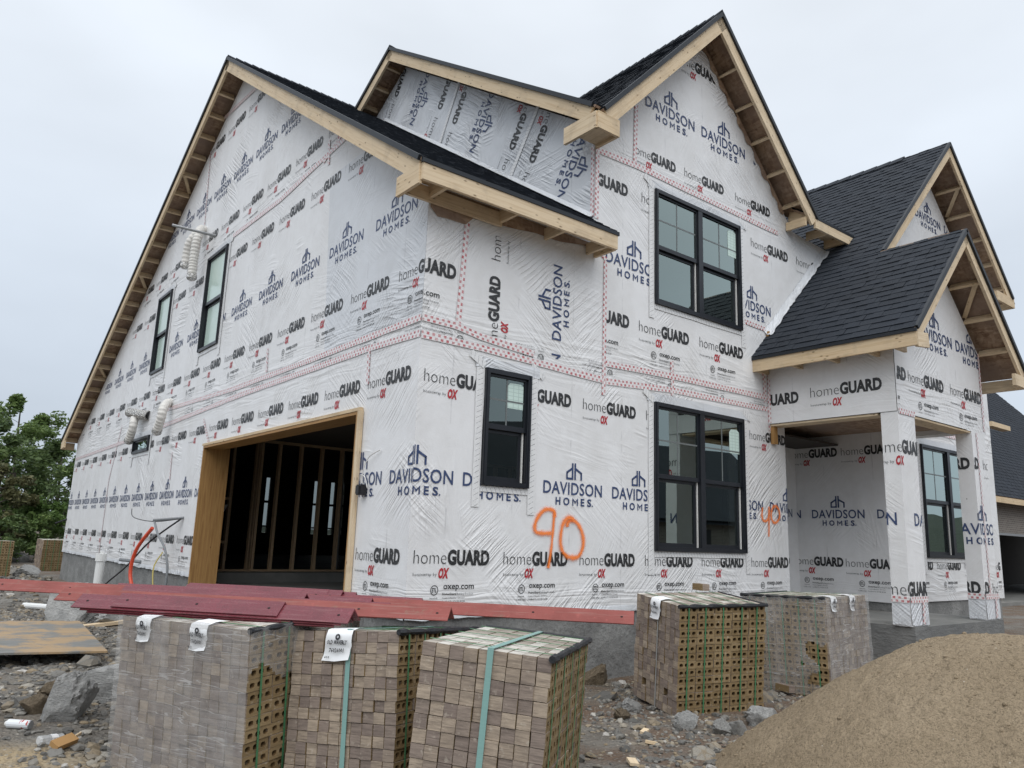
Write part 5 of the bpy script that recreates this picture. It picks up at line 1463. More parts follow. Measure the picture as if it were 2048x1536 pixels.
    for (fx, lw, lh, num, slant) in labels:
        x = -W * fx
        b = MB(); rows_ = 7; pr = None
        prof = [(0.13 - 0.13 * q / 3, h + .016) for q in range(3)] + [(-0.014, h + .004)] + [(-0.015 - 0.010 * math.sin(q * 1.1), h - lh * q / 6) for q in range(1, 7)]
        for q, (yy, zz) in enumerate(prof):
            off = slant * max(0, (h - zz)) / lh
            cur = [(x - lw / 2 + off, yy, zz - 0.010 * slant * 6), (x + off * .7, yy - (0.010 if q > 4 else 0), zz), (x + lw / 2 + off * 0.4, yy - (0.016 if q > 6 else 0), zz + 0.012 * (q > 6))]
            if pr:
                for s_ in range(2):
                    P4 = [tr_(*pr[s_]), tr_(*pr[s_ + 1]), tr_(*cur[s_ + 1]), tr_(*cur[s_])]
                    b.face(P4)
            pr = cur
        lab = b.build('label_sheet', MAT['paper'], root, smooth=True, weld=True)
        o = []
        put(o, 'OLD WAVERLY', x - lw * .40, h - lh * .44, lw * .80, 0.026, 0, offset=.03, res=1)
        put(o, 'TN KS', x - lw * .24, h - lh * .53, lw * .46, 0.012, 0, offset=.02, res=1) if False else None
        put(o, '76026001', x - lw * .26, h - lh * .70, lw * .58, 0.025, 0, offset=.03, res=1)
        put(o, num, x - lw * .40, h - lh * .90, lw * .2, 0.014, 0, offset=.03, res=1)
        ring(o, x, h - lh * 0.20, 0.020, 0.020, 0.012, 0, 8)
        pb = MB()
        for tri, c in o:
            P3 = [tr_(u_ + slant * (h - v_) / lh * .7, -0.036, v_) for u_, v_ in tri]
            pb.face(P3[::-1] if mirror else P3)
        pb.build('label_print', MAT['print_black'], lab, kind='stuff')
    if film:
        b = MB()
        def panel(f, nu, nv, keep=lambda u_, v_: True):
            g_ = [[f(i / nu, j / nv) for i in range(nu + 1)] for j in range(nv + 1)]
            for j in range(nv):
                for i in range(nu):
                    if keep((i + .5) / nu, (j + .5) / nv):
                        P4 = [g_[j][i], g_[j][i + 1], g_[j + 1][i + 1], g_[j + 1][i]]
                        b.face([tr_(*p[0]) for p in P4], 0, [p[1] for p in P4])
        nz_ = lambda a, c: 0.006 * noise.noise((a * 6, c * 9, seed)) + 0.004 * noise.noise((a * 17, c * 4, seed + 5))
        panel(lambda u_, v_: ((-W - .014 + (W + .028) * u_, -0.018 - abs(nz_(u_, v_)) * 1.5 - .004, h * v_ + 0.008), (W * u_, h * v_)), 40, 40)
        panel(lambda u_, v_: ((0.016 + abs(nz_(u_ + 3, v_)) * 1.5, -0.018 + (D + .03) * u_, h * v_ + .008), (W + D * u_, h * v_)), 44, 44, film)
        panel(lambda u_, v_: ((-W - .014 + (W + .028) * u_, -0.02 + 0.20 * v_, h + 0.012 + nz_(u_, v_)), (W * u_, h + .2 * v_)), 40, 6, lambda u_, v_: v_ < 0.45 + 0.5 * noise.noise((u_ * 5, 0, seed)))
        b.build('plastic_film', MAT['film'], root, smooth=True, weld=False)
    return root

fA = lambda u, v: (v > 0.74 - 0.30 * (u > .45) * min(1, (u - .45) * 4) + 0.05 * math.sin(u * 17)) or (v < 0.42 - 0.5 * u + 0.03 * math.sin(u * 29) and u > 0.42)
pack('leftmost brick pack, hazed by stretch film, under the red lintels', (-2.264, -1.967, -0.06), -1.154, 0.049, -0.001, 1.243, 1.1, 1.066, 15,
     labels=((0.80, 0.15, 0.155, '612', 0.0), (0.36, 0.16, 0.165, '612', -0.01)), film=fA, seed=11)
pack('bare brick pack with one white paper label, second from the left', (-1.599, -2.648, 0.067), -1.108, -0.066, -0.066, 0.838, 1.05, 0.966, 10,
     band=0.45, labels=((0.53, 0.20, 0.19, '610', -0.04),), seed=12)
pack('bare brick pack leaning right with a teal band and no label, nearest the camera', (-1.446, -3.781, -0.018), -0.927, -0.032, 0.06, 0.728, 1.238, 1.042, 9,
     band=0.46, seed=13)
pack('bare brick pack with cored tan side facing the camera, a loose brick on top', (2.064, -1.775, -0.023), -1.831, 0.014, 0.091, 0.78, 1.08, 1.062, 10,
     labels=((0.50, 0.17, 0.20, '610', -0.02),), grey_strap=0.46, voids={(2, 2, 0), (7, 2, 0), (6, 2, 0)} - {(6, 2, 0)}, seed=14)
fE = lambda u, v: not (u < 0.34 and 0.10 < v < 0.66 and noise.noise((u * 7, v * 6, 3.3)) + (0.34 - u) * 1.6 - abs(v - 0.36) * 0.9 > 0.12)
pack('film wrapped brick pack between the sand heap and the porch', (4.235, -2.157, 0.015), -1.486, 0.009, -0.03, 1.03, 1.14, 1.079, 15, mirror=True,
     labels=((0.18, 0.15, 0.16, '612', 0.0), (0.62, 0.15, 0.17, '612', 0.02)), film=fE, seed=15)
pack('distant brick pack at the far corner of the side wall', (0.005, 23.94, 0.0), -1.441, 0.0, 0.03, 0.78, 1.1, 1.05, 10, joined=True, seed=16, straps=True, foam=False)
pack('distant brick pack cut by the left edge of the photo, in front of another', (-2.28, 20.6, 0.0), -1.50, 0.0, 0.0, 0.78, 1.1, 1.05, 10, joined=True, seed=17, foam=False)
pack('distant brick pack cut by the left edge of the photo, the farther of the two', (-2.15, 26.2, 0.0), -1.30, 0.0, 0.0, 0.78, 1.1, 1.30, 10, joined=True, seed=18, foam=False)
LB = brick_mesh(0.09, 0.22, 0.075, 1, 0, False)
for (p, rz, ry, lab) in (((3.08, -1.42, 1.135), -0.35, 0.0, 'loose brick lying on top of the bare brick pack'), ((4.10, -1.80, 0.03), -0.25, 0.05, 'loose brick under the edge of the film wrapped pack by the porch'), ((-2.32, -2.42, 0.01), 0.3, 0.1, 'loose cored brick at the foot of the leftmost pack')):
    o = link('loose_brick', LB, loc=p, rot=(0, ry, rz)); tag(o, lab, 'brick', 'loose bricks')

# ------------------------------------------------------------------ steel lintels (angle irons laid ridge up)
def lintel(p0, p1, mt, label, leg=0.14, nested=0.0):
    p0, p1 = V(p0), V(p1); d = p1 - p0; L = d.length; ang = math.atan2(d.y, d.x)
    t_ = 0.009; b = MB(); c = leg * 0.7071
    lx, lz = c * 1.10, c * 0.86
    prof = [(0, 0), (-lx, -lz), (-lx + t_ * .5, -lz - t_ * .7), (0, -t_ * 1.4), (lx - t_ * .5, -lz - t_ * .7), (lx, -lz)]
    prof = [(0.006, -0.003), (-0.006, -0.003)] and prof
    for i in range(6):
        a, q = prof[i], prof[(i + 1) % 6]
        b.face([(0, a[0], a[1]), (L, a[0], a[1]), (L, q[0], q[1]), (0, q[0], q[1])][::-1], 0)
    for x in (0, L):
        b.face([(x, *prof[k]) for k in ((0, 1, 2, 3) if x else (3, 2, 1, 0))]); b.face([(x, *prof[k]) for k in ((0, 3, 4, 5) if x else (5, 4, 3, 0))])
    o = b.build('steel_lintel', MAT[mt], None, loc=p0, rot=(0, -math.asin(d.z / L), ang))
    hb = MB()
    x = 0.10
    nrm = V((0, -lz, lx)).normalized(); al = V((0, -lx, -lz)).normalized()
    xs = [0.09, L - 0.09] + [0.09 + (L - .18) * q / max(1, int(L / 0.62)) for q in range(1, int(L / 0.62))]
    for x in xs:
        c0 = V((x, -lx * 0.5, -lz * 0.5)) + nrm * 0.0012
        hb.face([c0 + V((math.cos(a) * .011, 0, 0)) + al * math.sin(a) * .008 for a in [2 * math.pi * q / 8 for q in range(8)]])
    hb.build('bolt_hole', MAT['hole_dark'], o, kind='stuff')
    tag(o, label, 'lintel', 'red steel lintels stacked on the brick packs')
lintel((-3.37, 1.32, 1.130), (0.28, -2.86, 1.130), 'primer_dry', 'longest red steel lintel, spanning from the left edge to the bare brick pack')
lintel((-3.04, 0.14, 1.130), (-0.92, -2.18, 1.130), 'primer_dry', 'dull light red steel lintel, second longest, ends over the bare pack')
lintel((-3.02, -0.48, 1.130), (-1.65, -2.09, 1.130), 'primer_wet', 'wet maroon lintel nearest the camera, lowest of its nest')
lintel((-2.97, -0.53, 1.115), (-1.68, -2.05, 1.115), 'primer_wet', 'wet maroon lintel under the nearest one, only its lower edge showing')
lintel((-2.93, -0.57, 1.100), (-1.71, -2.01, 1.100), 'primer_wet', 'lowest wet maroon lintel of the front nest, two below the nearest one')
lintel((-2.55, -0.36, 1.120), (-1.25, -1.75, 1.120), 'primer_wet', 'wet maroon lintel under the second row, its lower edge showing')
lintel((-2.81, -0.72, 1.149), (-1.98, -1.695, 1.149), 'primer_wet', 'short wet maroon lintel nested on the nearest lintel')
lintel((-2.64, -0.25, 1.135), (-1.21, -1.80, 1.135), 'primer_wet', 'wet maroon lintel in the second row, right end by the light red one')
lintel((-2.62, 0.05, 1.150), (-1.22, -1.545, 1.150), 'primer_wet', 'wet maroon lintel in the second row, just behind its neighbour')
lintel((-2.57, -0.20, 1.168), (-1.63, -1.26, 1.168), 'primer_wet', 'short wet maroon lintel nested in the second row')
lintel((-2.58, 0.48, 1.140), (-0.77, -1.545, 1.140), 'primer_wet', 'long wet maroon lintel in the back row, ends below the wall print')
lintel((-2.12, 0.10, 1.152), (-1.09, -1.03, 1.152), 'primer_wet', 'wet maroon lintel in the back row, in front of the garage opening')
lintel((-2.13, 0.00, 1.170), (-1.22, -1.045, 1.170), 'primer_wet', 'wet maroon lintel nested on top in the back row')
lintel((-1.98, -0.18, 1.172), (-1.30, -0.955, 1.172), 'primer_wet', 'shortest wet maroon lintel, rearmost of the pile')

# ------------------------------------------------------------------ plywood, pipes, litter
b = MB(); b.box((-0.95, -1.4, 0), (1.75, 0, 0), (0, 2.8, 0), (0, 0, 0.022))
tag(b.build('plywood_sheet', MAT['plywood'], loc=(-2.68, 4.85, 0.20), rot=(0.02, 0.03, -0.06)), 'muddy plywood sheet lying flat on the rubble at the left', 'plywood sheet')
b = MB(); b.tube([(-1.95, 10.75, 0.06), (-1.45, 9.65, 0.09)], 0.055, 10); tag(b.build('plastic_pipe', MAT['pvc'], smooth=False), 'short white plastic pipe lying on the rubble', 'pipe')
tag(empty('cleanout_pipe', (-0.45, 12.2, 0)), 'upright white plastic pipe with a screw cap by the side wall', 'pipe')
co = bpy.data.objects['cleanout_pipe']
b = MB(); b.tube([(0, 0, -0.1), (0, 0, 0.86)], 0.092, 16, cap=False); b.build('pipe_body', MAT['pvc'], co, smooth=True)
b = MB(); b.tube([(0, 0, 0.84), (0, 0, 1.0)], 0.115, 16); b.tube([(0, 0, 1.0), (0, 0, 1.05)], 0.045, 4); b.build('pipe_cap', MAT['pvc'], co)
can = tag(empty('spray_can', (-3.17, 0.42, 0.075), (0.0, 0.0, -0.75)), 'white and red spray paint can lying on the stones', 'spray can')
b = MB(); b.tube([(-0.10, 0, 0), (-0.095, 0, 0), (0.085, 0, 0)], [0.028, 0.033, 0.033], 14); b.build('can_body', MAT['can_label'], can, smooth=False)
b = MB(); b.tube([(-0.10, 0, 0), (-0.118, 0, 0), (-0.125, 0, 0)], [0.024, 0.018, 0.010], 10); b.build('nozzle', MAT['liner_white'], can)
b = MB(); b.tube([(0.085, 0, 0), (0.092, 0, 0)], [0.034, 0.031], 14); b.build('can_base', MAT['steel_grey'], can)
bot = tag(empty('plastic_bottle', (-3.03, -0.12, 0.06), (0, 0.1, 0.55)), 'crushed clear plastic bottle lying on the stones', 'bottle')
b = MB(); b.tube([(-0.11, 0, 0), (-0.10, 0, 0), (-0.04, 0, .004), (0.0, 0, -.006), (0.05, 0, 0), (0.09, 0, 0.004), (0.115, 0, 0), (0.125, 0, 0)], [0.020, 0.034, 0.028, 0.036, 0.03, 0.028, 0.013, 0.013], 10)
b.build('bottle_body', MAT['plastic_clear'], bot, smooth=True)
b = MB(); b.tube([(-0.02, 0, 0), (0.04, 0, 0)], [0.0345, 0.0335], 10, cap=False); b.build('bottle_label', MAT['paper'], bot)
b = MB(); b.tube([(0.122, 0, 0), (0.14, 0, 0)], 0.015, 10); b.build('bottle_cap', MAT['liner_white'], bot)
b = MB(); b.box((-0.09, -0.04, 0), (0.18, 0, 0), (0, 0.075, 0.03), (0, -0.012, 0.035)); tag(b.build('cardboard_piece', MAT['cardboard'], loc=(-2.97, -0.24, 0.03), rot=(0.1, -0.1, 0.6)), 'folded piece of tan cardboard against the crushed bottle', 'cardboard')
for i, (x, y, L, w, rz, lab) in enumerate(((1.30, -2.05, 0.11, 0.05, 0.4, 'short pale wood offcut in the dirt left of the bare pack'), (0.42, -2.72, 0.12, 0.07, 1.0, 'pair of reddish wood chips near the bottom edge'), (-1.30, 7.3, 0.75, 0.10, 0.1, 'long wood offcut lying behind the dark boulder'), (-2.85, -0.02, 0.14, 0.012, 0.9, 'thin wooden stick beside the crushed bottle'), (1.05, -2.35, 0.10, 0.04, 2.2, 'curled strip of bark on the dirt by the nearest pack'), (-3.0, 1.15, 0.10, 0.03, 1.6, 'small wood chip by the squarish tan rock'))):
    b = MB(); b.box((-L / 2, -w / 2, 0), (L, 0, 0), (0, w, 0), (0, 0, 0.022 if L < .5 else 0.05))
    tag(b.build('wood_offcut', MAT['pine'], loc=(x, y, gz(x, y) + 0.012), rot=(0.1, -0.08, rz)), lab, 'wood scrap', 'wood scraps on the ground')

# ------------------------------------------------------------------ ducts, conduit and cables on the side wall
def duct(label, pts, rad, foil_end=True, foil=False):
    pts = smooth(pts, 14)
    P = [V(p) for p in pts]
    acc = 0; fine = [P[0]]
    for a, c in zip(P, P[1:]):
        L = (c - a).length; n = max(1, int(L / 0.011))
        fine += [a + (c - a) * (q / n) for q in range(1, n + 1)]
    rads = [rad * (1.0 + 0.075 * math.sin(i * 1.25)) for i in range(len(fine))]
    b = MB(); b.tube(fine, rads, 12, cap=False)
    root = tag(b.build('flexible_duct', MAT['foil' if foil else 'duct_white'], smooth=True, weld=True), label, 'vent duct', 'flexible vent ducts hanging from the wall')
    if foil_end:
        e = fine[-1]; dn = (fine[-1] - fine[-4]).normalized()
        b = MB(); b.tube([e - dn * .03, e + dn * 0.05, e + dn * 0.09], [rad * 1.12, rad * 1.2, rad * .8], 9); b.build('foil_end', MAT['foil'], root)
    return root
duct('upper white flexible duct with foil end, longer of the pair above the window', [(0.0, 8.80, 7.66), (-0.12, 8.72, 7.62), (-0.20, 8.57, 7.38), (-0.22, 8.57, 6.98), (-0.22, 8.57, 6.56)], 0.085)
duct('upper white flexible duct with foil end, shorter of the pair above the window', [(0.0, 9.05, 7.66), (-0.12, 9.02, 7.60), (-0.21, 9.08, 7.42), (-0.22, 9.15, 7.20), (-0.22, 9.17, 6.96)], 0.082)
duct('lower white flexible duct with foil end, right of the horizontal foil duct', [(0.0, 9.81, 4.16), (-0.10, 9.72, 4.12), (-0.20, 9.56, 3.98), (-0.22, 9.55, 3.80), (-0.22, 9.75, 3.55)], 0.088)
duct('lower white flexible duct with foil end, hanging over the narrow window', [(0.0, 12.46, 4.17), (-0.10, 12.30, 4.12), (-0.20, 11.98, 3.98), (-0.22, 11.92, 3.80), (-0.22, 12.14, 3.54)], 0.088)
duct('horizontal crumpled foil duct sticking out of the side wall', [(0.0, 11.48, 4.06), (-0.12, 11.85, 4.11), (-0.24, 12.40, 4.20)], 0.105, False, True)
def rod(name, label, cat, pts, r, mt, sm=True, grp=None):
    b = MB(); b.tube(smooth(pts, 8) if len(pts) > 2 else pts, r, 7); return tag(b.build(name, MAT[mt], smooth=sm), label, cat, grp)
rod('vent_pipe', 'thin grey pipe sticking out of the wall above the upper ducts', 'pipe', [(0.0, 8.0, 7.30), (-0.75, 8.35, 7.42)], 0.028, 'steel_grey')
rod('conduit_stub', 'grey conduit stub sticking out of the wall with cables', 'conduit', [(0.0, 7.95, 1.80), (-0.42, 8.35, 1.74)], 0.026, 'cable_grey')
rod('orange_conduit', 'bright orange conduit curving down from the wall to the ground', 'conduit', [(-0.42, 8.35, 1.60), (-0.55, 8.75, 1.2), (-0.58, 8.85, 0.75), (-0.50, 8.55, 0.30), (-0.42, 8.3, 0.02)], 0.034, 'hose_orange')
rod('cable', 'thick grey cable looping from the conduit stub beside the garage opening', 'cable', [(-0.40, 8.35, 1.72), (-0.42, 7.95, 1.50), (-0.40, 7.45, 1.25), (-0.38, 7.2, 0.85), (-0.40, 7.25, 0.2)], 0.021, 'cable_grey')
rod('cable', 'black cable running from the conduit stub down to the left', 'cable', [(-0.05, 7.95, 1.78), (-0.4, 8.5, 1.35), (-0.5, 9.6, 0.85), (-0.6, 11.0, 0.35), (-0.6, 11.3, 0.05)], 0.016, 'cable_black')
rod('cable', 'thin yellow and grey wire hanging low between conduit and garage opening', 'cable', [(-0.05, 8.9, 1.15), (-0.3, 8.4, 0.9), (-0.35, 8.1, 0.55), (-0.3, 8.0, 0.2)], 0.012, 'cable_yellow')
rod('cable', 'thin dark wire arching left from the conduit stub', 'cable', [(-0.05, 7.95, 1.78), (-0.25, 9.0, 1.72), (-0.3, 10.4, 1.80), (-0.2, 11.1, 1.98)], 0.008, 'cable_black')
rod('conduit_stub', 'short grey pipe poking through the wrap low on the side wall', 'pipe', [(0.0, 10.6, 0.90), (-0.3, 11.1, 0.92)], 0.035, 'cable_grey')
rod('conduit_stub', 'thin black stub at the far edge of the side wall', 'pipe', [(0.0, 20.0, 1.75), (-0.25, 20.3, 1.62)], 0.025, 'cable_black')
jb_ = tag(empty('outlet_box', (-0.012, 1.02, 2.12)), 'black electrical box with a white cable right of the garage opening', 'electrical box')
b = MB(); b.abox(-0.075, 0.0, -0.055, 0.055, -0.06, 0.06); b.abox(-0.095, -0.075, -0.035, 0.035, -0.045, 0.045); b.build('box_body', MAT['cable_black'], jb_)
b = MB(); b.tube(smooth([(-0.02, 0.0, 0.05), (-0.05, -0.02, 0.18), (-0.04, -0.12, 0.36), (-0.01, -0.33, 0.44)], 6), 0.007, 6); b.build('cable', MAT['liner_white'], jb_)
b = MB(); b.tube(smooth([(-0.03, 0.03, 0.05), (-0.07, 0.0, 0.16), (-0.06, -0.1, 0.14), (-0.04, -0.14, 0.02)], 6), 0.006, 6); b.build('cable', MAT['liner_white'], jb_)

# ------------------------------------------------------------------ trees
def tree(label, name, cat, x, y, H, rad, mt, seed, n_leaf=3800, leaf=0.115, trunk=0.16, low=0.18, grp='trees beyond the rubble', z=0.0):
    r = random.Random(seed)
    root = tag(empty(name, (x, y, z)), label, cat, grp)
    b = MB(); tips = []
    top = V((r.uniform(-.3, .3), r.uniform(-.3, .3), H * 0.93))
    b.tube(smooth([(0, 0, -0.1), (r.uniform(-.1, .1), 0, H * .3), (top.x * .6, top.y * .6, H * .62), tuple(top)], 4), [trunk * (1 - 0.9 * q / 12) for q in range(13)], 7)
    nl = 15
    for k in range(nl):
        f = low + (0.93 - low) * k / nl
        a = k * 2.4 + r.uniform(-.4, .4)
        ln = rad * (0.55 + 0.55 * math.sin(math.pi * min(1, (f - low) / (1 - low) * 0.75 + 0.28))) * r.uniform(.75, 1.1)
        p0 = V((top.x * f * .8, top.y * f * .8, H * f * .9))
        p1 = p0 + V((math.cos(a), math.sin(a), 0)) * ln * .55 + V((0, 0, ln * .25))
        p2 = p0 + V((math.cos(a), math.sin(a), 0)) * ln + V((0, 0, ln * r.uniform(.15, .5)))
        b.tube([p0, p1, p2], [trunk * .34 * (1.1 - f), trunk * .2 * (1.1 - f), 0.012], 5)
        tips += [(p2, r.uniform(.34, .62)), (p1 + V((0, 0, .15)), r.uniform(.28, .5)), ((p1 + p2) / 2 + V((r.uniform(-.4, .4), r.uniform(-.4, .4), .1)), r.uniform(.25, .5))]
    tips += [(top + V((r.uniform(-.3, .3), r.uniform(-.3, .3), r.uniform(-.3, .25))), r.uniform(.28, .45)) for _ in range(3)]
    b.build('trunk', MAT['bark'], root)
    lb = MB(); sc = rad / 2.4
    for k in range(int(n_leaf * 1.75)):
        c, s = tips[r.randrange(len(tips))]
        s *= sc * 1.05
        d = V((r.gauss(0, 1), r.gauss(0, 1), r.gauss(0, .75)))
        d = d.normalized() * (r.random() ** 0.45)
        p = c + d * s
        e1 = V((r.gauss(0, 1), r.gauss(0, 1), r.gauss(0, .6))).normalized(); e2 = e1.cross(V((r.gauss(0, 1), r.gauss(0, 1), r.gauss(0, 1)))).normalized()
        L = leaf * r.uniform(.6, 1.35)
        u_ = min(1, max(0, r.gauss(.45, .25)))
        lb.face([p - e1 * L, p + e2 * L * .42, p + e1 * L, p - e2 * L * .42], 0, [(u_, 0)] * 4)
    lb.build('crown', MAT[mt], root, kind='stuff')
tree('tallest tree at the left, pointed green crown above the others', 'broadleaf_tree', 'tree', 0.20, 37.1, 8.0, 2.3, 'leaf_green', 1, 5200)
tree('dark leafy tree cut by the left edge of the photo', 'broadleaf_tree', 'tree', -1.35, 33.5, 6.3, 2.2, 'leaf_dark', 2, 4200)
tree('dark spreading tree against the far edge of the side wall', 'broadleaf_tree', 'tree', 2.10, 36.5, 5.6, 2.3, 'leaf_dark', 3, 4600)
tree('round green tree between the tallest tree and the house', 'broadleaf_tree', 'tree', 1.20, 41.0, 6.8, 2.4, 'leaf_green', 4, 4200)
tree('yellowish thinning tree low at the left edge', 'broadleaf_tree', 'tree', -0.95, 31.0, 3.9, 1.5, 'leaf_brown', 5, 2600, low=.1)
tree('tree mostly outside the left edge of the photo', 'broadleaf_tree', 'tree', -3.6, 35.0, 7.0, 2.4, 'leaf_dark', 6, 2600)
tree('bright green bush below the dark tree, beside the far brick pack', 'bush', 'bush', 0.95, 31.8, 2.7, 1.25, 'leaf_bright', 7, 3000, leaf=.085, trunk=.06, low=.05)
tree('mid green bush left of the far brick pack', 'bush', 'bush', 0.05, 30.8, 2.1, 1.2, 'leaf_green', 8, 2800, leaf=.085, trunk=.06, low=.04)
tree('dark low bush at the left edge below the trees', 'bush', 'bush', -0.9, 29.6, 1.9, 1.1, 'leaf_dark', 9, 2400, leaf=.085, trunk=.06, low=.03)
tree('dark bush behind the far brick pack', 'bush', 'bush', 1.9, 33.5, 2.6, 1.4, 'leaf_dark', 10, 2800, leaf=.09, trunk=.06, low=.04)

# ------------------------------------------------------------------ neighbouring house at the right
nb = tag(empty('neighbouring_house', (25.0, 4.2, 0)), 'neighbouring brick house with a dark hipped roof behind the porch', 'house')
b = MB()
b.box((0, 0, 2.45), (24, 0, 0), (0, 0.3, 0), (0, 0, 1.2)); b.box((0, 0, 0), (2.1, 0, 0), (0, .3, 0), (0, 0, 2.45)); b.box((9, 0, 0), (15, 0, 0), (0, .3, 0), (0, 0, 2.45))
b.box((0, 0.3, 0), (0.3, 0, 0), (0, 12, 0), (0, 0, 3.65))
b.build('brick_wall', MAT['far_brick'], nb)
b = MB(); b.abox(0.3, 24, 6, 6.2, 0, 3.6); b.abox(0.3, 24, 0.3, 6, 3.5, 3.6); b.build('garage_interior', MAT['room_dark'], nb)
b = MB(); b.abox(-0.2, 24, -0.6, 12, -0.3, 0.10); b.build('floor_slab', MAT['slab_top'], nb)
b = MB(); b.abox(2.1, 9, -0.05, 0.02, 2.38, 2.46); b.build('door_header', MAT['steel_grey'], nb)
b = MB(); b.abox(-0.5, 24, -0.52, -0.46, 3.48, 3.68); b.build('fascia_board', MAT['pine'], nb)
root_r = empty('roof', parent=nb)
A_, B_, C_, D_ = V((-0.5, -0.5, 3.70)), V((21, -0.5, 3.70)), V((11.3, 3.4, 9.9)), V((2.0, 3.4, 9.9))
T_ = (D_ - A_); T_ = V((0, 3.9, 6.2)).normalized()
LT = V((0, 3.9, 6.2)).length
slope(root_r, A_, (1, 0, 0), (0, 3.9, 6.2), [[(0, 0), (21.5, 0), (11.8, LT), (2.5, LT)]])
b = MB(); b.face([V((21, -.5, 3.7)), V((21, 10, 3.7)), C_]); b.face([D_, V((-.5, 10, 3.7)), A_]); b.face([C_, V((21, 10, 3.7)), V((-.5, 10, 3.7)), D_]); b.build('rear_slopes', MAT['shingle'], root_r)
b = MB(); b.abox(1.5, 3.2, -0.35, -0.05, 6.25, 6.42); b.build('eave_return', MAT['pine'], root_r)
b = MB(); b.box((-1.2, -2.6, 0.02), (6, 0, 0), (0, .25, 0), (0, 0, .1)); tag(b.build('timber_plank', MAT['pine'], loc=(18.0, 0.6, 0)), 'pale plank lying on the gravel before the neighbouring house', 'plank')

# ------------------------------------------------------------------ loose wrap edges lapped over the roofs
b = MB(); pr = None
for i in range(46):
    x = 6.50 + 1.95 * i / 45
    rg = 0.025 + 0.085 * abs(noise.noise((x * 4.5, 2, 8))) + 0.03 * noise.noise((x * 15, 1, 1))
    zz = zs(x)
    up_ = 0.11 + 0.04 * noise.noise((x * 6, 3, 3))
    w_ = 0.02 * noise.noise((x * 11, 5, 5))
    cur = [V((x - up_ * .5, -0.008, zz + up_)), V((x, -0.02 - abs(w_), zz + 0.06 + w_)), V((x - rg * .35, -0.06 - rg * 0.8, zz + 0.05 - rg * .15)), V((x - rg * 0.7, -0.07 - rg * 1.25, zz + 0.045 - rg * .62))]
    if pr:
        for q in range(3): b.face([pr[q], pr[q + 1], cur[q + 1], cur[q]], 0, [((x - 0.04), -q * .1), ((x - 0.04), -(q + 1) * .1), (x, -(q + 1) * .1), (x, -q * .1)])
    pr = cur
b.build('loose_wrap_edge', MAT['wrap_loose'], w2, smooth=True, weld=True)
b = MB(); pr = None
for i in range(90):
    y = 0.02 + 6.2 * i / 89
    rg = 0.0 + 0.07 * abs(noise.noise((y * 2.5, 6, 8))) + 0.025 * noise.noise((y * 9, 1, 4))
    zz = zf(y) + 0.03
    w_ = 0.02 * noise.noise((y * 7, 5, 5))
    cur = [V((2.574, y, zz + 0.08)), V((2.56 - abs(w_), y, zz + 0.03 + w_)), V((2.52 - rg, y, zz + 0.012 + abs(w_) * .5))]
    if pr:
        for q in range(2): b.face([pr[q], pr[q + 1], cur[q + 1], cur[q]], 0, [(-y + .07, -q * .1), (-y + .07, -(q + 1) * .1), (-y, -(q + 1) * .1), (-y, -q * .1)])
    pr = cur
b.build('loose_wrap_edge', MAT['wrap_loose'], w3, smooth=True, weld=True)

def ridge_caps(parent, p0, p1, da, db, n=None):
    p0, p1 = V(p0), V(p1); d = p1 - p0; L = d.length; ax = d / L
    da, db = V(da).normalized(), V(db).normalized()
    n = int(L / 0.16); b = MB()
    for k in range(n):
        a = p0 + ax * (k * L / n); h0, h1 = 0.058 + rnd.uniform(0, .008), 0.040
        for dd, fl in ((da, 0), (db, 1)):
            e = ax * (L / n + 0.05); w = 0.15
            q = [a + V((0, 0, h0)), a + e + V((0, 0, h1)), a + e + dd * w + V((0, 0, h1 - .012)), a + dd * w + V((0, 0, h0 - .012))]
            uvr = [(k * 1.7, fl)] * 4
            b.face(q if fl else q[::-1], 0, uvr); b.face([q[0], q[3], q[3] - V((0, 0, .022)), q[0] - V((0, 0, .022))], 0, uvr); b.face([q[3], q[2], q[2] - V((0, 0, .02)), q[3] - V((0, 0, .02))], 0, uvr)
    b.build('ridge_cap', MAT['shingle'], parent, kind='stuff')
ridge_caps(r1, (-0.385, 7.27, 10.70), (2.55, 7.27, 10.70), (0, -1, -0.667), (0, 1, -0.492))
ridge_caps(r2, (2.18, yr, zr), (5.5, yr, zr), (0, -1, -0.667), (0, 1, -0.55))
ridge_caps(r3, (xg, -0.44, zg), (xg, 3.7, zg), (-1, 0, -kg), (1, 0, -kg))

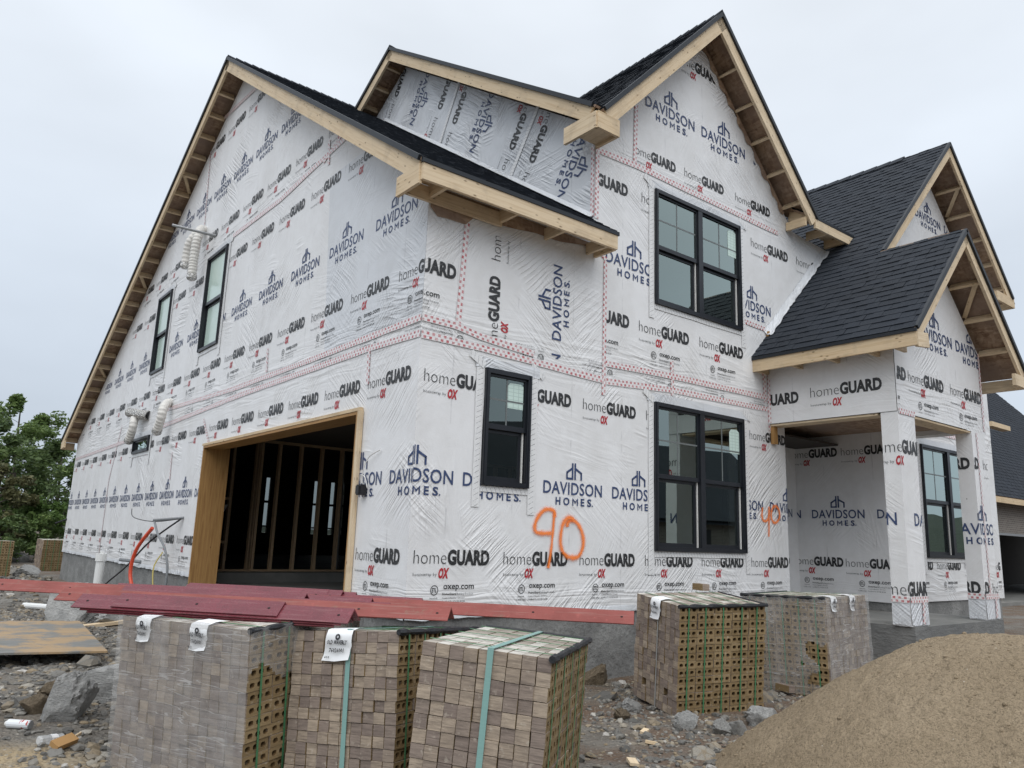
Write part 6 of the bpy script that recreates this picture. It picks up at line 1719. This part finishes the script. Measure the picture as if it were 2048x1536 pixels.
# ------------------------------------------------------------------ unseen houses added across the street for their reflection in the window glass
def street_house(x, y, rz, w, dp, label):
    h = tag(empty('house', (x, y, 0), (0, 0, rz)), label, 'house')
    b = MB(); b.abox(-w / 2, w / 2, -dp / 2, dp / 2, 0, 3.2)
    b.face([V((-w / 2, -dp / 2, 3.2)), V((-w / 2, dp / 2, 3.2)), V((-w / 2, 0, 3.2 + dp * .42))][::-1]); b.face([V((w / 2, -dp / 2, 3.2)), V((w / 2, dp / 2, 3.2)), V((w / 2, 0, 3.2 + dp * .42))])
    b.build('brick_wall', MAT['far_brick'], h)
    b = MB(); z1 = 3.2 + dp * .42 + .25
    for sg in (-1, 1):
        q = [V((-w / 2 - .4, sg * (dp / 2 + .5), 2.98)), V((w / 2 + .4, sg * (dp / 2 + .5), 2.98)), V((w / 2 + .4, 0, z1)), V((-w / 2 - .4, 0, z1))]
        b.face(q if sg < 0 else q[::-1])
        b.face([p - V((0, 0, .2)) for p in (q[::-1] if sg < 0 else q)])
    b.build('roof', MAT['shingle'], h)
    for k in (-.3, .05, .32):
        for sg in (-1, 1):
            b = MB(); b.abox(w * k - .55, w * k + .55, sg * dp / 2 - .03, sg * dp / 2 + .03, .9, 2.5); b.build('window', MAT['frame_black'], h)
street_house(17.5, -23.5, 0.9, 11, 9, 'brick house added across the street for its reflection in the narrow front window')
street_house(31, -25, 0.2, 14, 10, 'brick house added across the street for its reflection in the wide lower window')

for fr, a0, a1, par in ((F_front, 0.0, 6.94, w2), (F_side, -20.05, -7.2, w1), (F_side, -1.2, 0.0, w1)):
    b = MB(); pr = None; n = int((a1 - a0) / 0.06)
    for i in range(n + 1):
        u = a0 + (a1 - a0) * i / n
        k = noise.noise((u * 1.9, a0, 3)); k2 = noise.noise((u * 7, 2, a0))
        cur = [fr.P(u, 0.86, 0.004), fr.P(u, 0.815, 0.012 + 0.012 * abs(k2)), fr.P(u, 0.79 - 0.035 * max(0, k) - 0.01 * k2, 0.010 + 0.030 * abs(k) + 0.012 * k2)]
        if pr:
            for q in range(2): b.face([pr[q + 1], cur[q + 1], cur[q], pr[q]], 0, [(u - .06, .81 - q * .05), (u, .81 - q * .05), (u, .86 - q * .05), (u - .06, .86 - q * .05)])
        pr = cur
    b.build('wrap_hem', MAT['wrap_loose'], par, smooth=True, weld=True)
b = MB(); rs = random.Random(9)
for k in range(900):
    a = rs.uniform(0, 6.3); rr = 2.02 + rs.gauss(0.0, 0.16) if k % 3 else rs.uniform(0.2, 2.0)
    x, y = cx_ + math.cos(a) * rr, cy_ + math.sin(a) * rr
    z = max(sz(x, y), gz(x, y) if rr > 1.9 else -9)
    s_ = 0.006 + 0.012 * rs.random() ** 2 * (1.6 if rr > 1.8 else 1.0)
    for f in fs:
        b.face([(x - cx_ + vs[q].x * s_ * 1.2, y - cy_ + vs[q].y * s_, z + vs[q].z * s_ * .8) for q in f])
b.build('sand_clods', MAT['sand'], bpy.data.objects['sand_heap'], kind='stuff')
